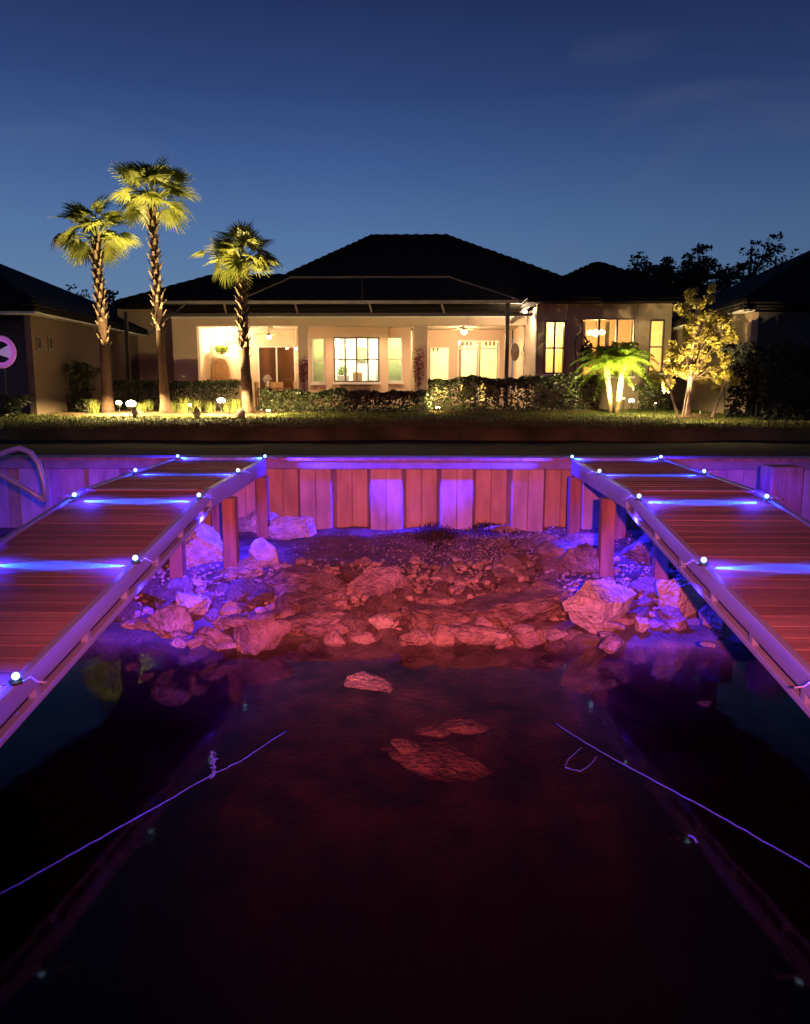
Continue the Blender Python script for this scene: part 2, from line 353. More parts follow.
# dock lights
lensm = emit('blue_light_lens', (.40, .80, 1), 2.6)
rown = ['nearest the seawall', 'second from the seawall', 'third from seawall', 'fourth from seawall', 'fifth from seawall', 'sixth from seawall']
def dock_light(x, y, inner, s, r):
    z = deck_z(y) + (.022 if y < HINGE else .015)
    d = s if inner else -s      # beam direction across the deck
    t = thing('dock_light', (x, y, z), f'blue light on the {"slip" if inner else "outer"} edge of the {"left" if s < 0 else "right"} dock, {rown[r]}', 'dock light', 'blue lights along the dock edges')
    b = MB(); b.tube([(x, y, z), (x, y, z + .012)], .035, 14); b.build('base', blackm, t)
    b = MB(); b.sphere((x, y, z + .036), .019, 12, 8); b.build('lens', lensm, t, True)
    b = MB(); b.tube([(x - d * .03, y, z + .006), (x - d * .07, y + .01, z + .03), (x - d * .11, y - .01, z + .012), (x - d * .15, y, z + .004)], .006, 6); b.build('wire', alu, t, True)
    lamp('glow', 'SPOT', (x + d * .13, y, z + .07), BLUE_PT, (.05, .03, 1), t, (x + d * .13, y, z - 1), .01, 165, .6)
    bo = lamp('beam', 'SPOT', (x + d * .03, y, z + .016), BLUE_BEAM, (.004, .075, 1), t, (x + d * .9, y, z - .02), .006, 76, .5); bo.scale = (.28, 1, 1)
    if inner:
        if r == 0: lamp('side_glow', 'SPOT', (x, y - .08, z + .06), BLUE_WALL, (.018, .012, 1), t, (x - d * 2, y + .04, z - .12), .02, 60, 1).scale = (.36, 1, 1)
        else: lamp('side_glow', 'SPOT', (x, y, z + .04), BLUE_SIDE, (.018, .012, 1), t, (x - d * 2, y + .5, z - .05), .02, 52, 1)
        if 0 < r < 4: lamp('rock_fill', 'SPOT', (x - d * .085, y, z - (.14 if y < HINGE else .19)), BLUE_DOWN * (1 if r < 3 else .35), (.018, .012, 1), t, (x + d * (.25 if r < 3 else .0), y + .3, z - 1), .02, 125, 1)  # lamp added under the deck edge, no fixture there, blues the rocks
    else: lamp('side_glow', 'SPOT', (x, y, z + .06), BLUE_SIDE * .5, (.03, .012, 1), t, (x - d * 2, y + 1.8, z - .45), .02, 110, 1).scale = (1, .2, 1)
for s in (-1, 1):
    for r, y in enumerate(rows):
        dock_light(s * 1.945, y, True, s, r); dock_light(s * 3.06, y, False, s, r)

# the boat's red bow light behind the viewer
bt = thing('boat_bow_light', (.25, -.55, 2.3), 'red bow light of the boat in the slip', 'lamp')
b = MB(); b.tube([(.25, -.55, 2.25), (.25, -.55, 2.30)], .04, 12); b.build('housing', blackm, bt)
lamp('red_light', 'SPOT', (.25, -.40, 2.32), RED, (1, .14, .15), bt, (.1, 7.0, .25), .04, 70, 1.0)

# ladder rail on the left, and dark pile box on the right
t = thing('dock_ladder', (-3.4, 6.4, 1.2), 'bent aluminium grab rail of a ladder at the outer edge of the left gangway', 'ladder')
Yl = 6.15
def L(px, py, Y=Yl): return P(px, py, Y)
b = MB(); b.tube([L(46, 500), L(43, 480), L(38, 463), L(31, 453), L(20, 448), L(8, 451), L(-12, 459), L(-30, 470)], .023, 10); b.build('grab_rail', alu, t, True)
b = MB(); b.tube([L(45, 501), L(28, 490), L(0, 474), L(-30, 455)], .021, 10); b.build('grab_rail', alu, t, True)
t = thing('mooring_pile', (4.3, 8.9, 0), 'dark square timber pile standing outside the right dock by the seawall', 'pile')
p0 = P(783, 470, 8.6); b = MB(); b.box(p0.x - .17, p0.x + .2, 8.5, 8.8, -.5, P(783, 466, 8.6).z); bevel(b.build('shaft', postm, t), .02)

# ------------------------------------------------------------------ rocks
def rock_mesh(name, seed, sx, sy, sz, sub=3, rough=.14):
    import bmesh
    bm = bmesh.new(); bmesh.ops.create_icosphere(bm, subdivisions=sub, radius=1)
    rd = random.Random(seed); planes = []
    for _ in range(15):
        v = Vector((rd.gauss(0, 1), rd.gauss(0, 1), rd.gauss(0, 1))).normalized(); planes.append((v, rd.uniform(.48, .88)))
    for v in bm.verts:
        p = v.co.copy()
        for nrm, dd in planes:
            q = p.dot(nrm)
            if q > dd: p -= nrm * (q - dd) * .98
        nn = v.co * 1.5 + Vector((seed * 3.1, 0, seed))
        p *= 1 + rough * noise.fractal(nn, 1, 2, 4) + ((.05 * noise.ridged_multi_fractal(nn * 1.7, 1, 2.1, 4, 1, 2) - .04 + .03 * noise.fractal(nn * 7, .5, 2, 4)) if sub > 3 else 0)
        v.co = Vector((p.x * sx, p.y * sy, p.z * sz))
    me = bpy.data.meshes.new(name); bm.to_mesh(me); bm.free()
    pass
    return me
def rock(px, py, wpx, hpx, label, m=rockm, cat='rock', name='rock', group=None, yaw=None, base=None, seed=0, fat=1.0):
    pb = PZ(px, py + hpx * .5, .2)
    for _ in range(4): pb = PZ(px, py + hpx * .5, bed_z(pb.x, pb.y) if base is None else base)
    dist = Vector((pb.x, pb.y, CAMZ)).length; sc = dist / F
    wx = wpx * sc / 2; hz = hpx * sc / 2 * 1.05; wy = wx * .75 * fat
    if hpx < wpx * .5: wy = wx * .8; hz = max(hz * .8, wx * .25)
    me = rock_mesh(name, seed + px, wx * 1.30, wy * 1.2, hz * 1.3, 5 if wpx > 34 else 4)
    me.materials.append(m); o = bpy.data.objects.new(name, me); col.objects.link(o)
    o.location = (pb.x, pb.y + wy * .55, pb.z + hz * .5); rd = random.Random(px + py)
    o.rotation_euler = (rd.uniform(-.2, .2), rd.uniform(-.2, .2), rd.uniform(-.5, .5) if yaw is None else yaw)
    return tag(o, label, cat, group)
big = [
 (289, 527, 42, 24, 'smooth rounded boulder lit blue at the foot of the seawall, left of the pilings', rockw, 'boulder'),
 (253, 521, 36, 22, 'blue-lit boulder behind the left dock post by the seawall', rockw, 'boulder'),
 (264, 552, 26, 30, 'upright pale lilac rock just right of the left dock post', rockw, 'rock'),
 (240, 568, 36, 22, 'brown pink rock at the foot of the left dock post', rockm, 'rock'),
 (200, 546, 60, 38, 'large shadowy blue boulder under the left gangway', rockw, 'boulder'),
 (197, 582, 15, 14, 'small white rock perched on the left rubble slope', rockw, 'rock'),
 (190, 600, 34, 26, 'jagged pale pink rock on the left rubble slope', rockw, 'rock'),
 (171, 621, 38, 24, 'broad pink rock low on the left bank near the water', rockm, 'rock'),
 (212, 635, 30, 20, 'dull red rock at the waterline on the left', rockd, 'rock'),
 (258, 632, 48, 30, 'pyramid shaped red rock at the waterline left of centre', rockd, 'rock'),
 (230, 610, 22, 18, 'tilted mauve rock between the left bank and the pyramid shaped rock', rockm, 'rock'),
 (371, 580, 60, 30, 'cracked flat topped slab at the top of the central rubble', rockm, 'boulder'),
 (296, 577, 64, 22, 'long low brown slab left of the cracked slab', rockd, 'boulder'),
 (322, 597, 84, 24, 'wide dark sunken slab in the middle of the left rubble', rockd, 'boulder'),
 (311, 622, 60, 22, 'wide brown rock right of the pyramid shaped rock', rockd, 'rock'),
 (381, 621, 30, 15, 'bright orange pink rounded cobble in the central waterline row', rockw, 'rock'),
 (335, 637, 20, 15, 'small red cobble at the waterline left of the orange pink cobble', rockm, 'rock'),
 (361, 637, 22, 13, 'squat red cobble at the waterline under the orange pink cobble', rockm, 'rock'),
 (418, 638, 30, 15, 'flat pointed red rock at the waterline in the middle', rockm, 'rock'),
 (441, 634, 22, 18, 'rounded red rock at the waterline right of the middle', rockm, 'rock'),
 (437, 613, 66, 28, 'broad rough red boulder in the central rubble', rockd, 'boulder'),
 (508, 605, 112, 40, 'largest smooth red mound of rock right of centre', rockd, 'boulder'),
 (480, 629, 52, 22, 'long red rock at the waterline below the largest mound', rockm, 'rock'),
 (440, 600, 28, 15, 'rounded pink rock on top of the central rubble', rockm, 'rock'),
 (524, 634, 40, 18, 'low red rock at the waterline right of the long red rock', rockd, 'rock'),
 (503, 573, 24, 14, 'pale rock at the top edge of the largest mound', rockm, 'rock'),
 (499, 527, 30, 11, 'flat brown stone against the seawall pilings', rockm, 'rock'),
 (602, 603, 60, 50, 'big pale block shaped boulder in front of the right dock post', rockw, 'boulder'),
 (680, 591, 50, 42, 'lilac boulder under the right gangway', rockw, 'boulder'),
 (642, 621, 15, 15, 'small round pale rock between the two large right boulders', rockw, 'rock'),
 (587, 560, 46, 32, 'slanting brown rock left of the right dock post', rockd, 'boulder'),
 (543, 535, 32, 14, 'flat purple stone near the right end of the pilings', rockm, 'rock'),
 (581, 540, 42, 13, 'long flat stone behind the slanting brown rock', rockm, 'rock'),
 (553, 552, 40, 22, 'dark rock at the right side of the beach', rockd, 'rock'),
 (655, 545, 50, 40, 'dark boulder in shadow under the right dock', rockd, 'boulder'),
 (720, 615, 34, 24, 'dim red rock at the right end of the bank under the gangway', rockd, 'rock'),
 (540, 590, 30, 18, 'brown rock on the right shoulder of the largest mound', rockd, 'rock'),
]
for i, (px, py, ww, hh, lab, m, c) in enumerate(big):
    o = rock(px, py, ww, hh, lab, m, c, 'boulder' if c == 'boulder' else 'rock', seed=i * 7)
o = rock(364, 682, 44, 13, 'single red rock breaking the water surface in front of the bank', rockw, 'rock', base=-.06, seed=4)
o = rock(445, 741, 110, 40, 'large brown rock lying under the water in the middle', rockm, 'rock', base=-.14, seed=9)
o.location.z = -.235; o.scale.z = .6
for k, (px, py, ww, lb) in enumerate(((430, 722, 34, 'middle'), (462, 719, 38, 'right hand'), (405, 738, 30, 'left hand'))):
    o = rock(px, py, ww, 16, f'{lb} stone heaped on the submerged rock', rockm, 'rock', base=-.10, seed=90 + k, group='stones on the submerged rock'); o.location.z = -.13; o.scale.z = .7
SHORT = ['smooth blue boulder by the pilings', 'blue boulder behind the left post', 'upright lilac rock', 'pink brown rock at the left post', 'shadowy blue boulder', 'small white perched rock', 'jagged pale pink rock', 'broad pink bank rock', 'dull red waterline rock', 'pyramid shaped red rock', 'tilted mauve rock', 'cracked flat slab', 'long low brown slab', 'wide dark sunken slab', 'wide brown rock', 'orange pink cobble', 'small red cobble', 'squat red cobble', 'flat pointed red rock', 'rounded red rock', 'broad rough boulder', 'largest smooth mound', 'long red waterline rock', 'rounded pink rock', 'low red rock', 'pale rock above the mound', 'flat brown stone at the pilings', 'big pale block', 'lilac boulder', 'small round pale rock', 'slanting brown rock', 'flat purple stone', 'long flat stone', 'dark rock right of the beach', 'dark boulder under the dock', 'dim red rock at the right end', 'brown rock on the mound']
NTH = {}
def stone_label(px, py, red):
    j = min(range(len(big)), key=lambda k: (big[k][0] - px) ** 2 + (big[k][1] - py) ** 2); dx, dy = px - big[j][0], py - big[j][1]
    d = ('right' if dx > 0 else 'left') if abs(dx) > abs(dy) else ('front' if dy > 0 else 'back'); k = (j, d); NTH[k] = NTH.get(k, 0) + 1
    w_ = {'right': 'right of', 'left': 'left of', 'front': 'in front of', 'back': 'behind'}[d]
    n_ = ['', 'second ', 'third ', 'fourth ', 'fifth ', 'sixth ', 'seventh ', 'eighth ', 'ninth ', 'tenth ', 'eleventh ', 'twelfth ', 'further '][min(12, NTH[k] - 1)]
    return f"{n_}small {red} stone {w_} the {SHORT[j]}"
# small rubble: each stone an object, shared meshes
rd = random.Random(11)
smalls = []
for i in range(14):
    me = rock_mesh('cobble', 200 + i, 1, rd.uniform(.7, .95), rd.uniform(.5, .75), 3, .14); smalls.append(me)
    for m in (rockm,): me.materials.append(m)
smd = []
tiny = [rock_mesh('chip', 400 + i, 1, .8, .6, 2, .14) for i in range(8)]
for me in smalls[:7]:
    c = me.copy(); c.materials.clear(); c.materials.append(rockd); smd.append(c)
zones = [  # px range, py range, count, size range (px), label
 (325, 560, 618, 645, 62, (7, 17), 'small red lit cobble in the waterline row of the central rubble', 'cobbles along the central waterline'),
 (330, 560, 572, 622, 56, (5, 13), 'small stone wedged between the central boulders', 'stones between the central boulders'),
 (125, 330, 585, 650, 78, (6, 18), 'dark rubble stone on the left bank near the water', 'rubble on the left bank'),
 (545, 745, 590, 652, 66, (6, 17), 'dark rubble stone on the right bank near the water', 'rubble on the right bank'),
 (500, 570, 540, 590, 24, (5, 11), 'pale pebble sized stone on the right beach slope', 'stones on the right beach slope')]
for (xa, xb, ya, yb, cnt, (sa, sb), lab, grp) in zones:
    for i in range(cnt):
        px, py = rd.uniform(xa, xb), rd.uniform(ya, yb)
        p = PZ(px, py, .15)
        for _ in range(3): p = PZ(px, py, bed_z(p.x, p.y))
        r = rd.uniform(sa, sb) * p.length / F / 2 * 2.3
        me = rd.choice(smalls + smd) if 'bank' not in grp else rd.choice(smalls[:3] + smd)
        o = bpy.data.objects.new('cobble', me); col.objects.link(o)
        o.location = (p.x, p.y, p.z + r * rd.uniform(.1, .4)); o.scale = (r, r, r)
        o.rotation_euler = (rd.uniform(-.5, .5), rd.uniform(-.5, .5), rd.uniform(0, 6.3)); tag(o, stone_label(px, py, 'wet brown' if me in smd else 'pale'), 'stone', grp)
mid = []
for (xa, xb, ya, yb, cnt) in ((325, 560, 612, 642, 12), (130, 320, 600, 645, 12), (560, 735, 600, 645, 12), (340, 560, 580, 610, 5), (235, 340, 560, 605, 3)):
    for i in range(cnt):
        px, py = rd.uniform(xa, xb), rd.uniform(ya, yb); ww = rd.uniform(14, 30)
        o = rock(px, py, ww, ww * rd.uniform(.35, .6), stone_label(px, py, rd.choice(['brown', 'broken'])).replace('small', 'medium'), rd.choice([rockm, rockd, rockd]), 'rock', seed=500 + i, group='medium rocks in the rubble')
# fine rubble between the stones: too many to count
g = MB()
for k in range(1300):
    px, py = (rd.uniform(120, 745), rd.uniform(590, 650)) if k % 4 else (rd.uniform(235, 620), rd.uniform(560, 605)); me = rd.choice(tiny); p = PZ(px, py, .15)
    for _ in range(3): p = PZ(px, py, bed_z(p.x, p.y))
    q = rd.uniform(3.5, 10) * p.length / F / 2 * 1.5; M = Matrix.Translation((p.x, p.y, p.z + q * .25)) @ Matrix.Rotation(rd.uniform(0, 6), 4, 'Z') @ Matrix.Rotation(rd.uniform(-.5, .5), 4, 'X') @ Matrix.Scale(q, 4)
    i = len(g.v); g.v += [tuple(M @ v.co) for v in me.vertices]; g.f += [tuple(i + a for a in pl.vertices) for pl in me.polygons]
tag(g.build('rubble', rockm), 'fine broken rubble filling the gaps between the rocks', 'rubble', kind='stuff')
# gravel and debris: uncountable
g = MB()
def chip(px, py, s):
    p = PZ(px, py, .2)
    for _ in range(3): p = PZ(px, py, bed_z(p.x, p.y))
    r = s * p.length / F / 2; i = len(g.v); a = rd.uniform(0, 6)
    for k in range(4): g.v.append((p.x + r * math.cos(a + k * 1.57) * rd.uniform(.7, 1.2), p.y + r * math.sin(a + k * 1.57) * rd.uniform(.7, 1.2), p.z - r * .2 + r * rd.uniform(0, .3)))
    g.v.append((p.x, p.y, p.z + r * .7)); 
    g.f.extend([(i + k, i + (k + 1) % 4, i + 4) for k in range(4)])
for _ in range(1500): chip(rd.gauss(515, 60), rd.gauss(550, 14), rd.uniform(1, 3.6))
for _ in range(5200): chip(rd.uniform(115, 740), rd.uniform(565, 650), rd.uniform(1.5, 6))
for _ in range(500): chip(rd.uniform(270, 560), rd.uniform(532, 570), rd.uniform(1, 3))
o = g.build('gravel', rockw); tag(o, 'loose shell gravel and chips scattered over the muddy shore', 'gravel', kind='stuff')
# seaweed clumps at the wall
for k, (px, py, wd) in enumerate(((437, 534, 44), (487, 527, 66))):
    g = MB()
    for _ in range(700):
        a = rd.gauss(px, wd / 3.6); p = PZ(a, rd.gauss(py, 3.5), .4); h = rd.uniform(.02, .11) * max(.2, 1 - abs(a - px) / wd * 1.2); th = rd.uniform(0, 3.14); dx, dy = math.cos(th) * .006, math.sin(th) * .006
        p.z = bed_z(p.x, p.y) - .01; l = rd.uniform(-.06, .06)
        g.quad((p.x - dx, p.y - dy, p.z), (p.x + dx, p.y + dy, p.z), (p.x + dx + l, p.y + dy, p.z + h), (p.x - dx + l, p.y - dy, p.z + h))
    tag(g.build('weed_clump', mat('seaweed', (.03, .022, .015), .8, .3, 9)), ['smaller dark weed clump on the mud left of the flat brown stone', 'larger dark weed clump along the foot of the pilings'][k], 'seaweed', 'weed clumps at the seawall foot', 'stuff')

# mooring ropes in the water
def water_rope(pts, r, name, label, m=rope, cat='rope', grp=None):
    rr = random.Random(len(pts)); q = []
    for (a, b) in zip(pts, pts[1:]):
        for k in range(12):
            t = k / 12; p = PZ(a[0] + (b[0] - a[0]) * t, a[1] + (b[1] - a[1]) * t, .0); q.append(p + Vector((rr.uniform(-.002, .002), rr.uniform(-.002, .002), .004 + rr.uniform(-.002, .002))))
    b = MB(); b.tube(q, r, 6); tag(b.build(name, m, smooth=True), label, cat, grp)
water_rope([(-60, 925), (0, 895), (120, 828), (213, 775), (240, 762), (290, 729)], .004, 'mooring_rope', 'thin rope with painted blue light floating on the water at the left', grp='ropes floating in the slip')
water_rope([(555, 724), (600, 752), (700, 806), (810, 868), (860, 896)], .004, 'mooring_rope', 'thin rope with painted blue light floating on the water at the right', grp='ropes floating in the slip')
water_rope([(597, 757), (590, 766), (580, 772), (565, 768), (568, 760), (583, 747)], .0028, 'wire_loop', 'thin loop of line with painted blue light beside the right rope', grp=None)
water_rope([(689, 836), (693, 838), (697, 843)], .006, 'leaf_fragment', 'tiny scrap with painted blue light floating right of the ropes', cat='debris')
g = MB()
for k in range(60):
    p = PZ(213 + rd.gauss(0, 1.6), rd.uniform(752, 778), .0); r = rd.uniform(.003, .008); g.sphere((p.x, p.y, rd.uniform(.0, .012)), r, 5, 4)
tag(g.build('weed_tuft', rope), 'small tuft of weed caught on the left rope', 'seaweed')  # tuft carries the ropes' painted blue light too

# ------------------------------------------------------------------ leaf helpers
def leaf_quad(g, p, s, rd, droop=0):
    a = Vector((rd.gauss(0, 1), rd.gauss(0, 1), rd.gauss(0, .7))).normalized(); b = a.cross(Vector((rd.gauss(0, 1), rd.gauss(0, 1), rd.gauss(0, 1)))).normalized()
    g.quad(p - a * s, p + b * s * .45, p + a * s, p - b * s * .45)
def clump_cloud(g, boxes, n, s, rd):
    for (c, r, wgt) in boxes:
        for _ in range(int(n * wgt)):
            d = Vector((rd.gauss(0, 1), rd.gauss(0, 1), rd.gauss(0, 1))).normalized() * (rd.random() ** .45)
            leaf_quad(g, Vector((c[0] + d.x * r[0], c[1] + d.y * r[1], c[2] + d.z * r[2])), s * rd.uniform(.6, 1.3), rd)

# ------------------------------------------------------------------ fan palms
def fan_frond(pet, blade, rd, dead=False, nseg=24, spread=125):
    """petiole along +X from the origin; returns list of mesh data in local frame"""
    g = MB(); droop = rd.uniform(.10, .22)
    def cur(t): return Vector((t * pet, 0, -droop * pet * t * t))
    g.tube([cur(0), cur(.5), cur(1)], [.022, .016, .012], 5)
    c = cur(1); base = Matrix.Rotation(math.atan(droop * 2) + rd.uniform(.0, .75), 3, 'Y')
    for k in range(nseg):
        a = R(-spread + 2 * spread * k / (nseg - 1)) + rd.uniform(-.03, .03); ln = blade * (1 - .22 * abs(a) / R(spread)) * rd.uniform(.9, 1.05)
        d0 = Vector((math.cos(a), math.sin(a), .18 * abs(math.sin(a)))); side = Vector((-math.sin(a), math.cos(a), 0)); prev = c + base @ (d0 * .02); pw = .006
        fold = .02 * (1 if k % 2 else -1)
        for j in range(1, 5):
            t = j / 4; dr = (.30 if not dead else .8) * t * t * ln * (1 + .3 * abs(a))
            p = c + base @ (d0 * (ln * t * (1 - .1 * t)) + Vector((0, 0, fold * t * (1 - t) * 2))) + Vector((0, 0, -dr))
            wd = [0, .032, .040, .022, .003][j] * blade / .7
            s0 = base @ side * pw; s1 = base @ side * wd
            g.quad(prev - s0, prev + s0, p + s1, p - s1); prev = p; pw = wd
    return g
def fan_palm(bpx, bpy_, tpx, tpy, Y, label, crown_px, seed, extra=(), nf=29, tw=.15):
    rd = random.Random(seed)
    b = P(bpx, bpy_, Y); b.z = lawn_z(b.x, Y) - .05
    top = P(tpx, tpy, Y); top.y += rd.uniform(-.1, .1)
    t = thing('palm_tree', b, label, 'palm tree', 'three fan palms in the lawn')
    H = (top - b).length; g = MB(); pts = []; rr = []
    for k in range(25):
        u = k / 24; p = b.lerp(top, u); p.x += .06 * math.sin(u * 3.0 + seed); pts.append(p)
        r = tw - .045 * u + .06 * math.exp(-u * 12); r *= 1 + .05 * math.sin(k * 2.4); 
        if u > .45: r += .012
        rr.append(r)
    g.tube(pts, rr, 14); tk = g.build('trunk', trunkm, t, True)
    # old leaf bases (boots), criss-cross on the upper trunk
    g = MB(); n = 95
    for k in range(n):
        u = .40 + .60 * k / n; p = b.lerp(top, u); p.x += .06 * math.sin(u * 3.0 + seed); a = k * 2.39996; dirv = Vector((math.cos(a), math.sin(a), 0)); r = .15 - .03 * u
        if rd.random() < .25 and u < .6: continue
        q = p + dirv * r; ln = rd.uniform(.08, .17) * (1 + .6 * (u > .85)); tip = q + dirv * ln * .55 + Vector((0, 0, ln)); sd = Vector((-dirv.y, dirv.x, 0)) * .045
        g.hexa([q - sd, q + sd, q + sd * .8 + Vector((0, 0, .05)), q - sd * .8 + Vector((0, 0, .05)), tip - sd * .45, tip + sd * .45, tip + sd * .35 + dirv * .02, tip - sd * .35 + dirv * .02])
    g.build('leaf_base', bootm, tk)
    R_ = crown_px / 2 * Y / F
    for k in range(nf):
        az = k * 2.39996 + rd.uniform(-.2, .2); elv = R(84 - 96 * (k / nf) + rd.uniform(-18, 18)); pet = R_ * rd.uniform(.42, .66); bl = R_ * rd.uniform(.42, .54)
        place_frond(t, top, az, elv, pet, bl, rd, False)
    for (az, elv, pet, bl, dead) in extra: place_frond(t, top, R(az), R(elv), pet, bl, rd, dead)
    return t, top
def place_frond(t, top, az, elv, pet, bl, rd, dead):
    g = fan_frond(pet, bl, rd, dead)
    M = Matrix.Translation(top + Vector((0, 0, .05))) @ Matrix.Rotation(az, 4, 'Z') @ Matrix.Rotation(-elv, 4, 'Y') @ Matrix.Rotation(rd.uniform(-1.1, 1.1), 4, 'X')
    g.v = [tuple(M @ Vector(v)) for v in g.v]
    g.build('frond', leafd if dead else leafp, t)
PY = 21.5
pA, tA = fan_palm(106, 412, 98, 241, PY + .6, 'left fan palm with a drooping frond, beside the neighbouring house', 84, 1, ((176, 14, 1.2, .44, True),))
pB, tB = fan_palm(164, 414, 153, 203, PY, 'tallest of the three fan palms, with a smooth dark trunk', 90, 2, tw=.122)
pC, tC = fan_palm(249, 413, 243, 265, PY - .3, 'shortest fan palm, standing in front of the lit patio', 80, 3, ((180, 20, 1.12, .42, False), (5, 22, .8, .45, False), (-20, 5, .7, .45, False)))

# landscape spotlights
warm = (1, .76, .30)
warmlens = emit('warm_lamp_lens', (1, .85, .5), 55)
spots = []
def uplight(px, py, Y, target, power, label, cone=75, big=1.0, color=warm, lens_r=.07, grass_fill=.16):
    p = P(px, py, Y); p.z = max(p.z, lawn_z(p.x, Y) + .10)
    g0 = lawn_z(p.x, Y)
    t = thing('landscape_spotlight', (p.x, Y, g0), label, 'spotlight', 'landscape spotlights in the garden')
    d = (Vector(target) - p).normalized()
    b = MB(); b.tube([(p.x, Y, g0 - .05), (p.x, Y, p.z - .04)], .012, 6); b.build('stake', blackm, t)
    b = MB(); b.tube([p - d * .10, p - d * .02, p + d * .03], [.03 * big, .055 * big, .06 * big], 12); b.build('housing', blackm, t, True)
    b = MB(); b.sphere(p + d * .035, lens_r * big, 12, 8, (1.1, 1, .75)); b.build('lens', warmlens, t, True)  # lens globe oversized, its size stands in for glare
    lamp('bulb', 'SPOT', p + d * (.05 + lens_r * big), power, color, t, target, .03, cone, .6)
    lamp('grass_fill', 'SPOT', p + Vector((0, -.35, .42)), power * grass_fill * (2 if big > 1 else 1), color, t, p + Vector((0, -.36, -3)), .05, 170, .25)  # added lamp hung above the fixture, pointing down to brighten the grass
    return t
uplight(131, 405, PY - .4, (tB.x - .3, PY, tB.z - .2), PALM_UP * 1.5, 'brightest spotlight, between the left and the tallest palm', 46, 1.75)
uplight(119, 404, PY - .6, (tA.x, PY + .6, tA.z), PALM_UP * 1.2, 'small spotlight at the foot of the left palm', 44)
uplight(221, 402, PY - .6, (tC.x, PY, tC.z - .1), PALM_UP * 1.6, 'bright spotlight between the tallest and the shortest palm', 48, 1.4)
uplight(190, 406, PY - 1.2, (tB.x + .2, PY, tB.z - .1), PALM_UP * 1.4, 'low spotlight in the grasses right of the tallest palm', 40, .5)
uplight(268, 411, PY - .8, P(290, 360, 27), PALM_UP * .35, 'tiny spotlight right of the shortest palm', 100, .6)
uplight(438, 408, 22.6, P(425, 370, 26), 220, 'tiny spotlight under the middle of the hedge', 110, .7)

# ------------------------------------------------------------------ planting
def hedge(px0, px1, ytop, Y, depth, label, m=leafh, dens=1.0, seed=5, top_var=.12, s=.055, group=None, cat='hedge', name='hedge'):
    rd = random.Random(seed); a = P(px0, 400, Y).x; b_ = P(px1, 400, Y).x; zt = P(px0, ytop, Y).z; z0 = lawn_z(a, Y)
    t = thing(name, ((a + b_) / 2, Y, z0), label, cat, group); g = MB(); st = MB()
    N = int((b_ - a) * depth * (zt - z0) * 2400 * dens); s *= 1.15
    for _ in range(N):
        x = rd.uniform(a, b_); u = rd.random(); h = zt - z0 + top_var * fbm(x, seed, 0, 1.4) + .05 * fbm(x, seed, 4, 5)
        # mostly in the shell
        if rd.random() < .55: y = Y - depth / 2 + abs(rd.gauss(0, .07)) + .06 * fbm(x, 2, u * 3, 3); z = z0 + u * h
        else: y = Y + rd.uniform(-.5, .5) * depth; z = z0 + h - abs(rd.gauss(0, .10))
        leaf_quad(g, Vector((x, y, z)), s * rd.uniform(.6, 1.3), rd)
    x = a + .1
    while x < b_:
        st.tube([(x, Y, z0 - .05), (x + rd.uniform(-.1, .1), Y, z0 + (zt - z0) * .8)], .012, 5); x += .3
    g.build('foliage', m, t); st.build('stems', barkd, t); return t
hedge(262, 432, 391, 23.3, .7, 'long low leafy hedge in front of the bay windows', seed=5)
hedge(428, 520, 379, 24.2, .8, 'taller dark hedge right of the long low hedge', seed=6, dens=.8)
hedge(520, 598, 376, 24.0, .7, 'dark shrubbery below the left window of the right wing', seed=7, dens=.7)
hedge(118, 240, 381, 24.8, .8, 'tall smooth hedge behind the fan palms', seed=8, dens=.7, s=.05, top_var=.04)
hedge(636, 668, 386, 24.0, .6, 'dim shrub under the narrow right window', seed=9, cat='shrub', name='shrub')
hedge(76, 98, 366, 23.0, .8, 'bush against the left neighbouring house', seed=10, cat='shrub', name='shrub', top_var=.3, dens=.6, s=.09)
hedge(722, 752, 350, 20.2, .9, 'dark bush in front of the right neighbouring wall', leafk, seed=12, cat='shrub', name='shrub', dens=.5, s=.08, top_var=.3)
hedge(752, 900, 352, 18.8, 1.2, 'hedge painted black as if unlit at the right edge', leafk, seed=13, dens=.35, s=.1, top_var=.3)
hedge(-90, 26, 396, 19.8, .8, 'low dark bushes in front of the left neighbouring house', seed=14, cat='shrub', name='shrub', dens=.5, s=.07)
def grass_tuft(px, Y, h, label, seed, n=160, spread=.16, grp='ornamental grasses around the palms', m=grassb, cat='ornamental grass'):
    rd = random.Random(seed); p = P(px, 400, Y); p.z = lawn_z(p.x, Y); g = MB()
    for _ in range(n):
        a = rd.uniform(0, 6.283); l = h * rd.uniform(.6, 1.1); out_ = rd.uniform(.1, .7) * l; prev = Vector((p.x + rd.gauss(0, spread * .35), p.y + rd.gauss(0, spread * .35), p.z - .02)); s0 = prev.copy(); d = Vector((math.cos(a), math.sin(a), 0)); sd = Vector((-d.y, d.x, 0)); pw = .008
        for j in range(1, 5):
            u = j / 4; q = s0 + d * out_ * u * u + Vector((0, 0, l * (u - .28 * u * u * u))); wd = .008 * (1 - u * .85)
            g.quad(prev - sd * pw, prev + sd * pw, q + sd * wd, q - sd * wd); prev = q; pw = wd
    return tag(g.build('grass_tuft', m), label, cat, grp)
